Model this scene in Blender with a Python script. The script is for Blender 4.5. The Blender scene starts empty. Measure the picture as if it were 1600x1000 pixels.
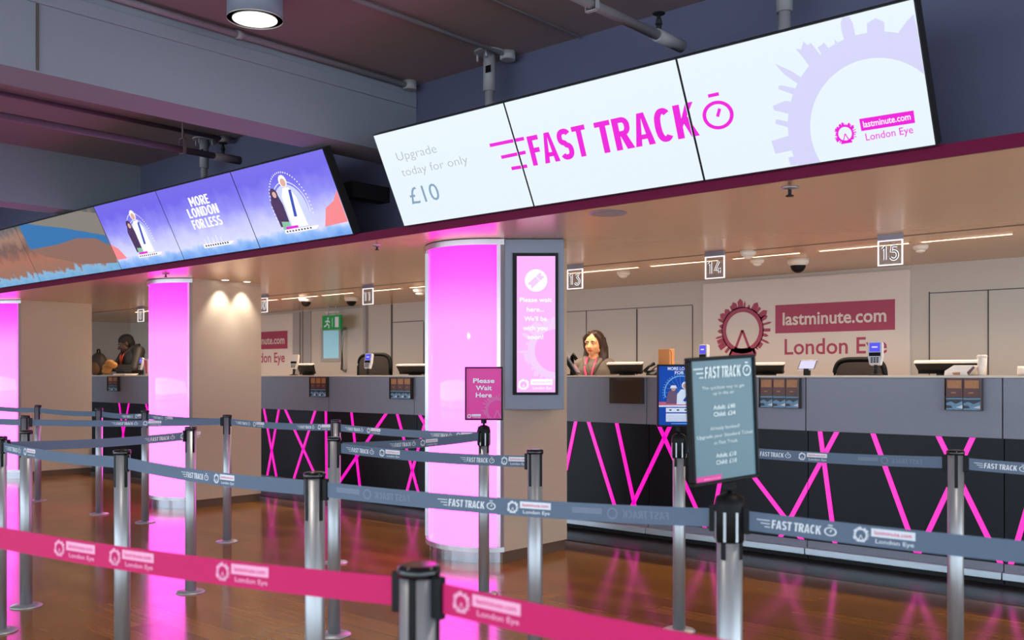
import bpy, bmesh, math, random
from mathutils import Vector, Matrix

# ------------------------------------------------------------------ camera, world, light, exposure
SC = bpy.context.scene
COL = SC.collection
V = Vector
EYE = V((0.0, 0.0, 1.304))
YAW = math.radians(41.8)
FPX = 34.0 / 36.0 * 1600.0
FWD = V((-math.sin(YAW), math.cos(YAW), 0))
RGT = V((math.cos(YAW), math.sin(YAW), 0))
HORIZON = 586.0

cam = bpy.data.cameras.new('camera')
cam.lens = 34.0
cam.sensor_width = 36.0
cam.shift_y = (HORIZON - 500.0) / 1600.0
cam.clip_start = 0.05
cam.dof.use_dof = True
cam.dof.focus_distance = 6.6
cam.dof.aperture_fstop = 4.5
cam_o = bpy.data.objects.new('camera', cam)
COL.objects.link(cam_o)
cam_o.location = EYE
cam_o.rotation_euler = (math.radians(90), 0, YAW)
SC.camera = cam_o

SC.view_settings.view_transform = 'Standard'
SC.view_settings.look = 'None'
SC.view_settings.gamma = 1.0
SC.view_settings.use_curve_mapping = False
SC.view_settings.exposure = 0.0
SC.cycles.use_denoising = True
SC.cycles.max_bounces = 8
SC.cycles.sample_clamp_indirect = 6.0

world = bpy.data.worlds.new('daylight')
SC.world = world
world.use_nodes = True
wb = world.node_tree.nodes['Background']
wb.inputs['Color'].default_value = (0.72, 0.88, 1.0, 1)
wb.inputs['Strength'].default_value = 5.2


def area_light(name, loc, size, power, color, rot):
    d = bpy.data.lights.new(name, 'AREA')
    d.shape = 'RECTANGLE'
    d.size, d.size_y = size
    d.energy = power
    d.color = color
    o = bpy.data.objects.new(name, d)
    COL.objects.link(o)
    o.location = loc
    o.rotation_euler = rot
    return o


# ------------------------------------------------------------------ helpers
def S(r, g, b):
    def f(c):
        c /= 255.0
        return c / 12.92 if c <= 0.04045 else ((c + 0.055) / 1.055) ** 2.4
    return (f(r), f(g), f(b), 1.0)


def ray(px, py):
    return FWD + RGT * ((px - 800.0) / FPX) + V((0, 0, (HORIZON - py) / FPX))


def at(px, py, X=None, Y=None, Z=None, d=None):
    r = ray(px, py)
    if d is None:
        if Y is not None:
            d = (Y - EYE.y) / r.y
        elif X is not None:
            d = (X - EYE.x) / r.x
        else:
            d = (Z - EYE.z) / r.z
    return EYE + r * d


def xat(px, Y):
    return at(px, HORIZON, Y=Y).x


MATS = {}


def mat(name, color, rough=0.5, metal=0.0, spec=0.5, emit=None, es=1.0, noise=0.0, nscale=40.0, nstretch=(1, 1, 1), bump=0.0, coat=0.0, trans=0.0, alpha=1.0):
    m = bpy.data.materials.new(name)
    m.use_nodes = True
    nt = m.node_tree
    p = nt.nodes['Principled BSDF']
    p.inputs['Base Color'].default_value = color
    p.inputs['Roughness'].default_value = rough
    p.inputs['Metallic'].default_value = metal
    p.inputs['Specular IOR Level'].default_value = spec
    p.inputs['Coat Weight'].default_value = coat
    p.inputs['Coat Roughness'].default_value = 0.05
    p.inputs['Transmission Weight'].default_value = trans
    p.inputs['Alpha'].default_value = alpha
    if emit is not None:
        p.inputs['Emission Color'].default_value = emit
        p.inputs['Emission Strength'].default_value = es
    if noise or bump:
        tc = nt.nodes.new('ShaderNodeTexCoord')
        mp = nt.nodes.new('ShaderNodeMapping')
        mp.inputs['Scale'].default_value = nstretch
        nz = nt.nodes.new('ShaderNodeTexNoise')
        nz.inputs['Scale'].default_value = nscale
        nz.inputs['Detail'].default_value = 4
        nt.links.new(tc.outputs['Object'], mp.inputs['Vector'])
        nt.links.new(mp.outputs['Vector'], nz.inputs['Vector'])
        if noise:
            mx = nt.nodes.new('ShaderNodeMix')
            mx.data_type = 'RGBA'
            mx.inputs[6].default_value = tuple(c * (1 - noise) for c in color[:3]) + (1,)
            mx.inputs[7].default_value = tuple(min(1, c * (1 + noise)) for c in color[:3]) + (1,)
            nt.links.new(nz.outputs['Fac'], mx.inputs[0])
            nt.links.new(mx.outputs[2], p.inputs['Base Color'])
        if bump:
            b = nt.nodes.new('ShaderNodeBump')
            b.inputs['Strength'].default_value = bump
            b.inputs['Distance'].default_value = 0.002
            nt.links.new(nz.outputs['Fac'], b.inputs['Height'])
            nt.links.new(b.outputs['Normal'], p.inputs['Normal'])
    MATS[name] = m
    return m


def glow(name, color, s=1.0):
    """an even light-giving surface"""
    return mat(name, (0.02, 0.02, 0.02, 1), 0.3, emit=color, es=s)


class MB:
    """collects geometry for ONE mesh object"""

    def __init__(s):
        s.v, s.f, s.m, s.sm = [], [], [], []
        s.cur, s.smooth = 0, False

    def face(s, idx):
        s.f.append(tuple(idx)); s.m.append(s.cur); s.sm.append(s.smooth)

    def add(s, pts, faces):
        b = len(s.v)
        s.v += [V(p) for p in pts]
        for f in faces:
            s.face([b + i for i in f])
        return s

    def box(s, a, b, M=None):
        x0, y0, z0 = a
        x1, y1, z1 = b
        pts = [V(p) for p in ((x0, y0, z0), (x1, y0, z0), (x1, y1, z0), (x0, y1, z0), (x0, y0, z1), (x1, y0, z1), (x1, y1, z1), (x0, y1, z1))]
        if M is not None:
            pts = [M @ p for p in pts]
        return s.add(pts, [(3, 2, 1, 0), (4, 5, 6, 7), (0, 1, 5, 4), (1, 2, 6, 5), (2, 3, 7, 6), (3, 0, 4, 7)])

    def rings(s, rings, cap=True, closed=False):
        n = len(rings[0])
        b = len(s.v)
        for r in rings:
            s.v += [V(p) for p in r]
        m = len(rings)
        for i in range(m if closed else m - 1):
            j = (i + 1) % m
            for k in range(n):
                l = (k + 1) % n
                s.face((b + i * n + k, b + i * n + l, b + j * n + l, b + j * n + k))
        if cap and not closed:
            sv = s.smooth
            s.smooth = False
            s.face([b + k for k in range(n)][::-1])
            s.face([b + (m - 1) * n + k for k in range(n)])
            s.smooth = sv
        return s

    def cyl(s, p, q, r0, r1=None, n=20, cap=True):
        p, q = V(p), V(q)
        r1 = r0 if r1 is None else r1
        d = (q - p).normalized()
        a = d.orthogonal().normalized()
        b = d.cross(a)
        sv = s.smooth
        s.smooth = True
        s.rings([[p + (a * math.cos(t) + b * math.sin(t)) * r0 for t in (2 * math.pi * k / n for k in range(n))],
                 [q + (a * math.cos(t) + b * math.sin(t)) * r1 for t in (2 * math.pi * k / n for k in range(n))]], cap)
        s.smooth = sv
        return s

    def lathe(s, prof, c=(0, 0, 0), n=28, cap=True):
        c = V(c)
        sv = s.smooth
        s.smooth = True
        s.rings([[c + V((r * math.cos(2 * math.pi * k / n), r * math.sin(2 * math.pi * k / n), z)) for k in range(n)] for r, z in prof], cap)
        s.smooth = sv
        return s

    def prism(s, poly, z0, z1):
        return s.rings([[V((x, y, z0)) for x, y in poly], [V((x, y, z1)) for x, y in poly]])

    def tube(s, pts, r, n=10):
        pts = [V(p) for p in pts]
        sv = s.smooth
        s.smooth = True
        rings = []
        for i, p in enumerate(pts):
            d = (pts[min(i + 1, len(pts) - 1)] - pts[max(i - 1, 0)]).normalized()
            a = d.cross(V((0, 0, 1)))
            if a.length < 0.05:
                a = d.cross(V((1, 0, 0)))
            a.normalize()
            b = d.cross(a)
            rr = r[i] if isinstance(r, (list, tuple)) else r
            rings.append([p + (a * math.cos(t) + b * math.sin(t)) * rr for t in (2 * math.pi * k / n for k in range(n))])
        s.rings(rings)
        s.smooth = sv
        return s

    def ball(s, c, r, n=16, m=10, M=None):
        c = V(c)
        r = (r, r, r) if not isinstance(r, (tuple, list)) else r
        sv = s.smooth
        s.smooth = True
        rings = []
        for i in range(m + 1):
            ph = -math.pi / 2 + math.pi * min(max(i / m, 0.012), 0.988)
            ring = []
            for k in range(n):
                t = 2 * math.pi * k / n
                p = V((r[0] * math.cos(ph) * math.cos(t), r[1] * math.cos(ph) * math.sin(t), r[2] * math.sin(ph)))
                ring.append(c + (M @ p if M is not None else p))
            rings.append(ring)
        s.rings(rings)
        s.smooth = sv
        return s

    def limb(s, p, q, r0, r1, n=14):
        s.cyl(p, q, r0, r1, n)
        s.ball(p, r0, n, 8)
        s.ball(q, r1, n, 8)
        return s

    def mesh(s, name, mats, off=V((0, 0, 0))):
        me = bpy.data.meshes.new(name)
        me.from_pydata([tuple(p - off) for p in s.v], [], s.f)
        for x in (mats if isinstance(mats, (list, tuple)) else [mats]):
            me.materials.append(x)
        me.polygons.foreach_set('material_index', s.m)
        me.polygons.foreach_set('use_smooth', s.sm)
        bm = bmesh.new()
        bm.from_mesh(me)
        bmesh.ops.recalc_face_normals(bm, faces=bm.faces)
        bm.to_mesh(me)
        bm.free()
        return me

    def build(s, name, mats, parent=None, loc=None, bevel=0.0):
        off = wloc(parent) + (V(loc) if loc is not None else V((0, 0, 0)))
        if parent is not None:
            off = wloc(parent)
        o = bpy.data.objects.new(name, s.mesh(name, mats, off))
        COL.objects.link(o)
        if parent is not None:
            o.parent = parent
        elif loc is not None:
            o.location = loc
        if bevel:
            b = o.modifiers.new('edge', 'BEVEL')
            b.width = bevel
            b.segments = 2
            b.limit_method = 'ANGLE'
        return o


def wloc(o):
    p = V((0, 0, 0))
    while o is not None:
        p += o.location
        o = o.parent
    return p


USED = set()


def tag(o, label=None, cat=None, group=None, kind=None):
    if label:
        o['label'] = label
    if cat:
        o['category'] = cat
    if group:
        o['group'] = group
    if kind:
        o['kind'] = kind
    return o


def thing(name, label, cat, loc=(0, 0, 0), group=None):
    o = bpy.data.objects.new(name, None)
    o.empty_display_size = 0.1
    COL.objects.link(o)
    o.location = loc
    return tag(o, label, cat, group)


def struct(name, mb, m, label=None, bevel=0.0):
    return tag(mb.build(name, m, bevel=bevel), label, None, None, 'structure')


def copy_tree(o, parent=None):
    c = o.copy()
    COL.objects.link(c)
    c.parent = parent
    for ch in [x for x in o.children]:
        copy_tree(ch, c)
    return c


# ---- flat artwork: lettering, logos and pictures laid on a plane or a belt
_T = {}


def tmesh(txt, bold=0.0):
    k = (txt, bold)
    if k not in _T:
        c = bpy.data.curves.new('lettering', 'FONT')
        c.body = txt
        c.resolution_u = 3
        c.offset = bold
        o = bpy.data.objects.new('lettering', c)
        me = bpy.data.meshes.new_from_object(o)
        vs = [(v.co.x, v.co.y) for v in me.vertices]
        fs = [tuple(p.vertices) for p in me.polygons]
        bpy.data.objects.remove(o)
        bpy.data.curves.remove(c)
        bpy.data.meshes.remove(me)
        xs = [p[0] for p in vs]
        _T[k] = (vs, fs, min(xs), max(xs))
    return _T[k]


CAP = 0.729


def strip(pts, w, closed=False):
    """a broad pen line through points: vertices and quads"""
    n = len(pts)
    vs, fs = [], []
    for i, p in enumerate(pts):
        a = pts[(i - 1) % n] if closed or i else p
        b = pts[(i + 1) % n] if closed or i < n - 1 else p
        dx, dy = b[0] - a[0], b[1] - a[1]
        L = math.hypot(dx, dy) or 1
        nx, ny = -dy / L * w / 2, dx / L * w / 2
        vs += [(p[0] - nx, p[1] - ny), (p[0] + nx, p[1] + ny)]
    for i in range(n if closed else n - 1):
        j = (i + 1) % n
        fs.append((2 * i, 2 * j, 2 * j + 1, 2 * i + 1))
    return vs, fs


def digit(ch):
    A_ = lambda cx, cy, rx, ry, a0, a1, n=14: [(cx + rx * math.cos(math.radians(a0 + (a1 - a0) * k / n)), cy + ry * math.sin(math.radians(a0 + (a1 - a0) * k / n))) for k in range(n + 1)]
    return {'0': [(A_(0.27, 0.5, 0.27, 0.5, 0, 345, 23), True)], '1': [([(0.06, 0.80), (0.25, 0.96)], False), ([(0.27, 1), (0.27, 0)], False)],
            '3': [([(0.04, 0.99), (0.46, 0.99), (0.22, 0.6)] + A_(0.24, 0.3, 0.27, 0.3, 80, -150), False)],
            '4': [([(0.36, 1), (0.0, 0.27), (0.56, 0.27)], False), ([(0.42, 0.45), (0.42, 0)], False)],
            '5': [([(0.48, 0.99), (0.1, 0.99), (0.06, 0.56)] + A_(0.24, 0.31, 0.27, 0.31, 105, -150), False)],
            '8': [(A_(0.27, 0.75, 0.22, 0.24, 0, 340, 18), True), (A_(0.27, 0.26, 0.27, 0.27, 0, 340, 18), True)]}[ch]


def block(ch, sw=0.185, hw=0.16):
    """a bold condensed capital: (width, [(verts, faces)])"""
    w = {'M': 0.66, 'O': 0.56, 'N': 0.56, 'E': 0.42, 'L': 0.42, 'F': 0.42, 'T': 0.48, 'A': 0.58, 'K': 0.56}.get(ch, 0.52)
    o = []
    Rc = lambda a, b, c, d: o.append(([(a, b), (c, b), (c, d), (a, d)], [(0, 1, 2, 3)]))
    Pg = lambda *p: o.append((list(p), [tuple(range(len(p)))]))

    def arc_(cx, cy, rx, ry, a0, a1, n=16):
        def pw(v):
            return math.copysign(abs(v) ** 0.85, v)
        return [(cx + rx * pw(math.cos(math.radians(a0 + (a1 - a0) * k / n))), cy + ry * pw(math.sin(math.radians(a0 + (a1 - a0) * k / n)))) for k in range(n + 1)]
    if ch in 'FELRKMND':
        Rc(0, 0, sw, 1)
    if ch in 'FE':
        Rc(sw, 1 - hw, w, 1); Rc(sw, 0.43, w * 0.92, 0.43 + hw)
    if ch in 'EL':
        Rc(sw, 0, w, hw)
    if ch == 'T':
        Rc(0, 1 - hw, w, 1); Rc(w / 2 - sw / 2, 0, w / 2 + sw / 2, 1 - hw)
    if ch == 'A':
        Pg((0, 0), (sw, 0), (w / 2 + 0.02, 1), (w / 2 - 0.1, 1)); Pg((w - sw, 0), (w, 0), (w / 2 + 0.1, 1), (w / 2 - 0.02, 1)); Rc(w * 0.24, 0.2, w * 0.76, 0.2 + hw * 0.9)
    if ch == 'R':
        o.append(strip([(sw, 1 - hw / 2)] + arc_(w * 0.5, 0.71, w * 0.5 - sw / 2, 0.29 - hw / 2, 90, -90) + [(sw, 0.42 + hw / 2)], hw * 1.02))
        Pg((w - sw - 0.01, 0), (w + 0.03, 0), (w * 0.72, 0.47), (w * 0.36, 0.45))
    if ch == 'K':
        Pg((sw, 0.34), (sw, 0.58), (w - sw - 0.02, 1), (w, 1)); Pg((w - sw, 0), (w + 0.03, 0), (w * 0.62, 0.62), (w * 0.38, 0.47))
    if ch == 'M':
        Rc(w - sw, 0, w, 1); Pg((sw * 0.3, 1), (sw, 1), (w / 2 + 0.06, 0.3), (w / 2 - 0.06, 0.3)); Pg((w - sw, 1), (w - sw * 0.3, 1), (w / 2 + 0.06, 0.3), (w / 2 - 0.06, 0.3))
    if ch == 'N':
        Rc(w - sw, 0, w, 1); Pg((sw * 0.5, 1), (sw * 1.2, 1), (w - sw * 0.5, 0), (w - sw * 1.2, 0))
    if ch == 'S':
        o.append(strip(arc_(w / 2, 0.735, w / 2 - sw / 2, 0.265 - hw / 2, 25, 262) + arc_(w / 2, 0.275, w / 2 - sw / 2, 0.275 - hw / 2, 80, -155), sw * 0.97))
    if ch == 'C':
        o.append(strip(arc_(w / 2, 0.5, w / 2 - sw / 2, 0.5 - hw / 2, 48, 312, 22), sw * 0.97))
    if ch == 'O':
        o.append(strip(arc_(w / 2, 0.5, w / 2 - sw / 2, 0.5 - hw / 2, 0, 345, 23), sw * 0.97, True))
    if ch == 'D':
        o.append(strip([(sw, 1 - hw / 2)] + arc_(w * 0.4, 0.5, w * 0.6 - sw / 2, 0.5 - hw / 2, 90, -90, 18) + [(sw, hw / 2)], hw))
    return w, o


class Plane:
    def __init__(s, O, U, Vv):
        s.O, s.U, s.V = V(O), V(U).normalized(), V(Vv).normalized()
        s.N = s.U.cross(s.V)

    def uv(s, px, py):
        r = ray(px, py)
        t = (s.O - EYE).dot(s.N) / r.dot(s.N)
        p = EYE + r * t - s.O
        return (p.dot(s.U), p.dot(s.V))

    def __call__(s, u, v, d=0.0):
        return s.O + s.U * u + s.V * v + s.N * d


class Art:
    def __init__(s):
        s.items = []
        s.nm = None

    def part(s, nm):
        s.nm = nm
        return s

    def put(s, pts, fs, m, l):
        s.items.append((pts, fs, m, l, s.nm))

    def poly(s, pts, m, l=1):
        s.put([tuple(p) for p in pts], [tuple(range(len(pts)))], m, l)
        return s

    def rect(s, u0, v0, u1, v1, m, l=1):
        return s.poly([(u0, v0), (u1, v0), (u1, v1), (u0, v1)], m, l)

    def disc(s, c, r, m, l=1, n=28, ry=None):
        ry = r if ry is None else ry
        return s.poly([(c[0] + r * math.cos(2 * math.pi * k / n), c[1] + ry * math.sin(2 * math.pi * k / n)) for k in range(n)], m, l)

    def ring(s, c, r0, r1, m, l=1, n=40, a0=0.0, a1=2 * math.pi, sy=1.0):
        pts, fs = [], []
        for k in range(n + 1):
            a = a0 + (a1 - a0) * k / n
            pts += [(c[0] + r0 * math.cos(a), c[1] + r0 * math.sin(a) * sy), (c[0] + r1 * math.cos(a), c[1] + r1 * math.sin(a) * sy)]
        for k in range(n):
            fs.append((2 * k, 2 * k + 1, 2 * k + 3, 2 * k + 2))
        s.put(pts, fs, m, l)
        return s

    def line(s, p, q, w, m, l=1):
        dx, dy = q[0] - p[0], q[1] - p[1]
        L = math.hypot(dx, dy)
        nx, ny = -dy / L * w / 2, dx / L * w / 2
        return s.poly([(p[0] - nx, p[1] - ny), (q[0] - nx, q[1] - ny), (q[0] + nx, q[1] + ny), (p[0] + nx, p[1] + ny)], m, l)

    def text(s, txt, u0, u1, v, h, m, l=2, bold=0.0, shear=0.0, mirror=False):
        vs, fs, x0, x1 = tmesh(txt, bold)
        k = (u1 - u0) / (x1 - x0)
        ky = h / CAP
        pts = []
        for x, y in vs:
            xx = (x - x0) * k + y * ky * shear
            pts.append(((u1 - xx) if mirror else (u0 + xx), v + y * ky))
        s.put(pts, fs, m, l)
        return s

    def blocks(s, txt, u0, u1, v, h, m, l=2, shear=0.0, mirror=False, gap=0.055):
        x, lay = 0.0, []
        for ch in txt:
            if ch == ' ':
                x += 0.17
                continue
            w, polys = block(ch)
            lay.append((x, polys))
            x += w + gap
        k = (u1 - u0) / (x - gap)
        for x0, polys in lay:
            for vs, fs in polys:
                q = [((x0 + a) * k + b * h * shear, v + b * h) for a, b in vs]
                s.put([((u1 - a) if mirror else (u0 + a), b) for a, b in q], fs, m, l)
        return s

    def ctext(s, txt, uc, v, h, m, l=2, bold=0.0, wf=0.9):
        vs, fs, x0, x1 = tmesh(txt, bold)
        w = (x1 - x0) * h / CAP * wf
        return s.text(txt, uc - w / 2, uc + w / 2, v, h, m, l, bold)

    def wheel(s, c, R, m, l=1, seed=3, legs=True, inner=0.6, sy=1.0):
        """ring with a skyline of small towers round its rim and an A-frame"""
        rnd = random.Random(seed)
        s.ring(c, R * inner, R * 0.77, m, l, 44, sy=sy)
        n = 30
        for k in range(n):
            a = 2 * math.pi * (k + rnd.uniform(-0.2, 0.2)) / n
            if legs and -2.1 < a - 2 * math.pi * (a > math.pi) < -1.04:
                continue
            hh = R * rnd.choice((0.84, 0.88, 0.92, 0.96, 1.0, 1.03))
            w = R * rnd.choice((0.035, 0.05, 0.07, 0.1))
            ca, sa = math.cos(a), math.sin(a)
            P = lambda r, t: (c[0] + r * ca - t * sa, c[1] + (r * sa + t * ca) * sy)
            tip = [P(hh, w), P(hh, -w)] if rnd.random() < 0.5 else [P(hh * 0.95, w), P(hh * 1.05, 0), P(hh * 0.95, -w)]
            s.poly([P(R * 0.73, -w), P(R * 0.73, w)] + tip, m, l)
        if legs:
            s.line(c, (c[0] - R * 0.3, c[1] - R * 0.72 * sy), R * 0.09, m, l)
            s.line(c, (c[0] + R * 0.3, c[1] - R * 0.72 * sy), R * 0.09, m, l)
            s.poly([(c[0] - R * 0.5, c[1] - R * 0.86 * sy), (c[0] + R * 0.5, c[1] - R * 0.86 * sy), (c[0] + R * 0.42, c[1] - R * 0.6 * sy), (c[0] - R * 0.42, c[1] - R * 0.6 * sy)], m, l)
        return s

    def fast_track(s, u0, u1, v, h, m, l=2):
        """three speed lines, FAST TRACK in bold slanted capitals and a stopwatch"""
        w = u1 - u0
        for k, (a, b) in enumerate(((0.0, 0.17), (0.05, 0.17), (0.1, 0.17))):
            y = v + h * (0.86 - 0.38 * k)
            s.line((u0 + w * a, y), (u0 + w * b, y), h * 0.1, m, l)
        s.blocks('FAST TRACK', u0 + w * 0.19, u0 + w * 0.8, v, h, m, l, 0.08)
        c = (u0 + w * 0.915, v + h * 0.46)
        s.watch(c, w * 0.075, h * 0.5, m, l)
        return s

    def watch(s, c, rx, ry, m, l=2):
        n = 32
        pts, fs = [], []
        for k in range(n + 1):
            a = 2 * math.pi * k / n
            for f in (0.76, 1.0):
                pts.append((c[0] + rx * f * math.cos(a), c[1] + ry * f * math.sin(a)))
        for k in range(n):
            fs.append((2 * k, 2 * k + 1, 2 * k + 3, 2 * k + 2))
        s.put(pts, fs, m, l)
        s.line((c[0] - rx * 0.35, c[1] + ry * 1.42), (c[0] + rx * 0.35, c[1] + ry * 1.42), ry * 0.24, m, l)
        s.line((c[0] - rx * 0.05, c[1] - ry * 0.1), (c[0] + rx * 0.2, c[1] + ry * 0.42), rx * 0.2, m, l)
        return s

    def logo(s, u0, v0, u1, v1, mw, mbox, mtxt, mname, l=1, seed=3):
        """wheel, boxed name and two words under it, fitted in a rectangle"""
        h = v1 - v0
        w = u1 - u0
        R = h * 0.5
        s.wheel((u0 + R, v0 + R), R, mw, l, seed)
        a = u0 + h * 1.12
        s.rect(a, v0 + h * 0.48, u1, v0 + h * 0.98, mbox, l)
        s.text('lastminute.com', a + (u1 - a) * 0.08, u1 - (u1 - a) * 0.08, v0 + h * 0.63, h * 0.24, mtxt, l + 1, 0.012)
        s.text('London Eye', a + (u1 - a) * 0.1, u1 - (u1 - a) * 0.03, v0 + h * 0.1, h * 0.26, mname, l, 0.008)
        return s

    def build(s, name, mapf, parent, clip=None, lift=0.0008):
        out = None
        for nm in dict.fromkeys(i[4] for i in s.items):
            out = s.build_one((nm or name).split('#')[0], [i for i in s.items if i[4] == nm], mapf, parent, clip, lift)
        return out

    def build_one(s, name, items, mapf, parent, clip, lift):
        mats = []
        bm = bmesh.new()
        for pts, fs, m, l, _n in items:
            if m not in mats:
                mats.append(m)
            vs = [bm.verts.new((p[0], p[1], l)) for p in pts]
            for f in fs:
                try:
                    bf = bm.faces.new([vs[i] for i in f])
                    bf.material_index = mats.index(m)
                except ValueError:
                    pass
        if clip:
            u0, v0, u1, v1 = clip
            for co, no in (((u0, 0, 0), (-1, 0, 0)), ((u1, 0, 0), (1, 0, 0)), ((0, v0, 0), (0, -1, 0)), ((0, v1, 0), (0, 1, 0))):
                bmesh.ops.bisect_plane(bm, geom=bm.verts[:] + bm.edges[:] + bm.faces[:], plane_co=co, plane_no=no, clear_outer=True)
        if not bm.faces:
            bm.free()
            return None
        off = wloc(parent)
        for v in bm.verts:
            v.co = mapf(v.co.x, v.co.y, v.co.z * lift) - off
        me = bpy.data.meshes.new(name)
        bm.to_mesh(me)
        bm.free()
        for m in mats:
            me.materials.append(m)
        o = bpy.data.objects.new(name, me)
        COL.objects.link(o)
        o.parent = parent
        return o


def slab(pl, u0, v0, u1, v1, d0, d1, mb=None):
    """a box on a plane: rectangle u,v between depths d0 (back) and d1 (front)"""
    mb = mb or MB()
    q = [(u0, v0), (u1, v0), (u1, v1), (u0, v1)]
    return mb.add([pl(u, v, d0) for u, v in q] + [pl(u, v, d1) for u, v in q], [(3, 2, 1, 0), (4, 5, 6, 7), (0, 1, 5, 4), (1, 2, 6, 5), (2, 3, 7, 6), (3, 0, 4, 7)])


def hollow(pl, u0, v0, u1, v1, w, d0, d1):
    mb = MB()
    slab(pl, u0, v0, u1, v0 + w, d0, d1, mb)
    slab(pl, u0, v1 - w, u1, v1, d0, d1, mb)
    slab(pl, u0, v0 + w, u0 + w, v1 - w, d0, d1, mb)
    slab(pl, u1 - w, v0 + w, u1, v1 - w, d0, d1, mb)
    return mb


# ------------------------------------------------------------------ materials
def floor_mat():
    m = mat('brown_plank_floor', S(104, 66, 36), 0.17, spec=0.5)
    nt = m.node_tree
    p = nt.nodes['Principled BSDF']
    tc = nt.nodes.new('ShaderNodeTexCoord')
    br = nt.nodes.new('ShaderNodeTexBrick')
    br.inputs['Scale'].default_value = 1.0
    br.inputs['Brick Width'].default_value = 1.2
    br.inputs['Row Height'].default_value = 0.16
    br.inputs['Mortar Size'].default_value = 0.0015
    br.inputs['Color1'].default_value = S(152, 104, 46)
    br.inputs['Color2'].default_value = S(126, 83, 37)
    br.inputs['Mortar'].default_value = S(74, 44, 22)
    nt.links.new(tc.outputs['Object'], br.inputs['Vector'])
    mp = nt.nodes.new('ShaderNodeMapping')
    mp.inputs['Scale'].default_value = (1.5, 22, 1)
    nz = nt.nodes.new('ShaderNodeTexNoise')
    nz.inputs['Scale'].default_value = 1.6
    nz.inputs['Detail'].default_value = 6
    nt.links.new(tc.outputs['Object'], mp.inputs['Vector'])
    nt.links.new(mp.outputs['Vector'], nz.inputs['Vector'])
    mx = nt.nodes.new('ShaderNodeMix')
    mx.data_type = 'RGBA'
    mx.blend_type = 'MULTIPLY'
    mx.inputs[0].default_value = 0.75
    rp = nt.nodes.new('ShaderNodeValToRGB')
    rp.color_ramp.elements[0].position = 0.3
    rp.color_ramp.elements[0].color = (0.72, 0.70, 0.68, 1)
    rp.color_ramp.elements[1].position = 0.75
    rp.color_ramp.elements[1].color = (1.05, 1.03, 1.0, 1)
    nt.links.new(nz.outputs['Fac'], rp.inputs['Fac'])
    nt.links.new(br.outputs['Color'], mx.inputs[6])
    nt.links.new(rp.outputs['Color'], mx.inputs[7])
    nt.links.new(mx.outputs[2], p.inputs['Base Color'])
    n2 = nt.nodes.new('ShaderNodeTexNoise')
    n2.inputs['Scale'].default_value = 3.0
    n2.inputs['Detail'].default_value = 5
    nt.links.new(tc.outputs['Object'], n2.inputs['Vector'])
    mr = nt.nodes.new('ShaderNodeMapRange')
    mr.inputs['To Min'].default_value = 0.10
    mr.inputs['To Max'].default_value = 0.24
    nt.links.new(n2.outputs['Fac'], mr.inputs['Value'])
    nt.links.new(mr.outputs['Result'], p.inputs['Roughness'])
    return m


def column_light_mat():
    """back-lit diffuser: the lamps inside leave the top end deeper in colour"""
    m = mat('pink_backlit_diffuser', S(240, 200, 235), 0.08, spec=0.5, emit=(1, 1, 1, 1), es=1.0)
    nt = m.node_tree
    p = nt.nodes['Principled BSDF']
    tc = nt.nodes.new('ShaderNodeTexCoord')
    sx = nt.nodes.new('ShaderNodeSeparateXYZ')
    nt.links.new(tc.outputs['Generated'], sx.inputs['Vector'])
    rp = nt.nodes.new('ShaderNodeValToRGB')
    e = rp.color_ramp.elements
    e[0].position = 0.0
    e[0].color = (5.0, 0.40, 3.6, 1)
    e[1].position = 1.0
    e[1].color = (3.0, 0.03, 1.7, 1)
    for pos, c in ((0.25, (5.0, 0.44, 3.7, 1)), (0.74, (4.8, 0.35, 3.4, 1)), (0.9, (3.8, 0.09, 2.3, 1))):
        k = e.new(pos)
        k.color = c
    nt.links.new(sx.outputs['Z'], rp.inputs['Fac'])
    nt.links.new(rp.outputs['Color'], p.inputs['Emission Color'])
    p.inputs['Emission Strength'].default_value = 1.0
    p.inputs['Base Color'].default_value = S(120, 90, 115)
    return m


def picture_mat(name, stops, cloud=0.25, scale=5.0, s=1.0):
    """a screen's picture: colours from bottom to top with soft clouds"""
    m = mat(name, (0.01, 0.01, 0.01, 1), 0.25, emit=(1, 1, 1, 1), es=s)
    nt = m.node_tree
    p = nt.nodes['Principled BSDF']
    tc = nt.nodes.new('ShaderNodeTexCoord')
    sx = nt.nodes.new('ShaderNodeSeparateXYZ')
    nt.links.new(tc.outputs['UV'], sx.inputs['Vector'])
    nz = nt.nodes.new('ShaderNodeTexNoise')
    nz.inputs['Scale'].default_value = scale
    nz.inputs['Detail'].default_value = 5
    nt.links.new(tc.outputs['UV'], nz.inputs['Vector'])
    ad = nt.nodes.new('ShaderNodeMath')
    ad.operation = 'MULTIPLY_ADD'
    ad.inputs[1].default_value = cloud
    nt.links.new(nz.outputs['Fac'], ad.inputs[0])
    sb = nt.nodes.new('ShaderNodeMath')
    sb.operation = 'SUBTRACT'
    sb.inputs[1].default_value = cloud * 0.5
    nt.links.new(sx.outputs['Y'], ad.inputs[2])
    nt.links.new(ad.outputs[0], sb.inputs[0])
    rp = nt.nodes.new('ShaderNodeValToRGB')
    e = rp.color_ramp.elements
    e[0].position, e[0].color = stops[0][0], stops[0][1]
    e[1].position, e[1].color = stops[-1][0], stops[-1][1]
    for pos, c in stops[1:-1]:
        e.new(pos).color = c
    nt.links.new(sb.outputs[0], rp.inputs['Fac'])
    nt.links.new(rp.outputs['Color'], p.inputs['Emission Color'])
    return m


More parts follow.
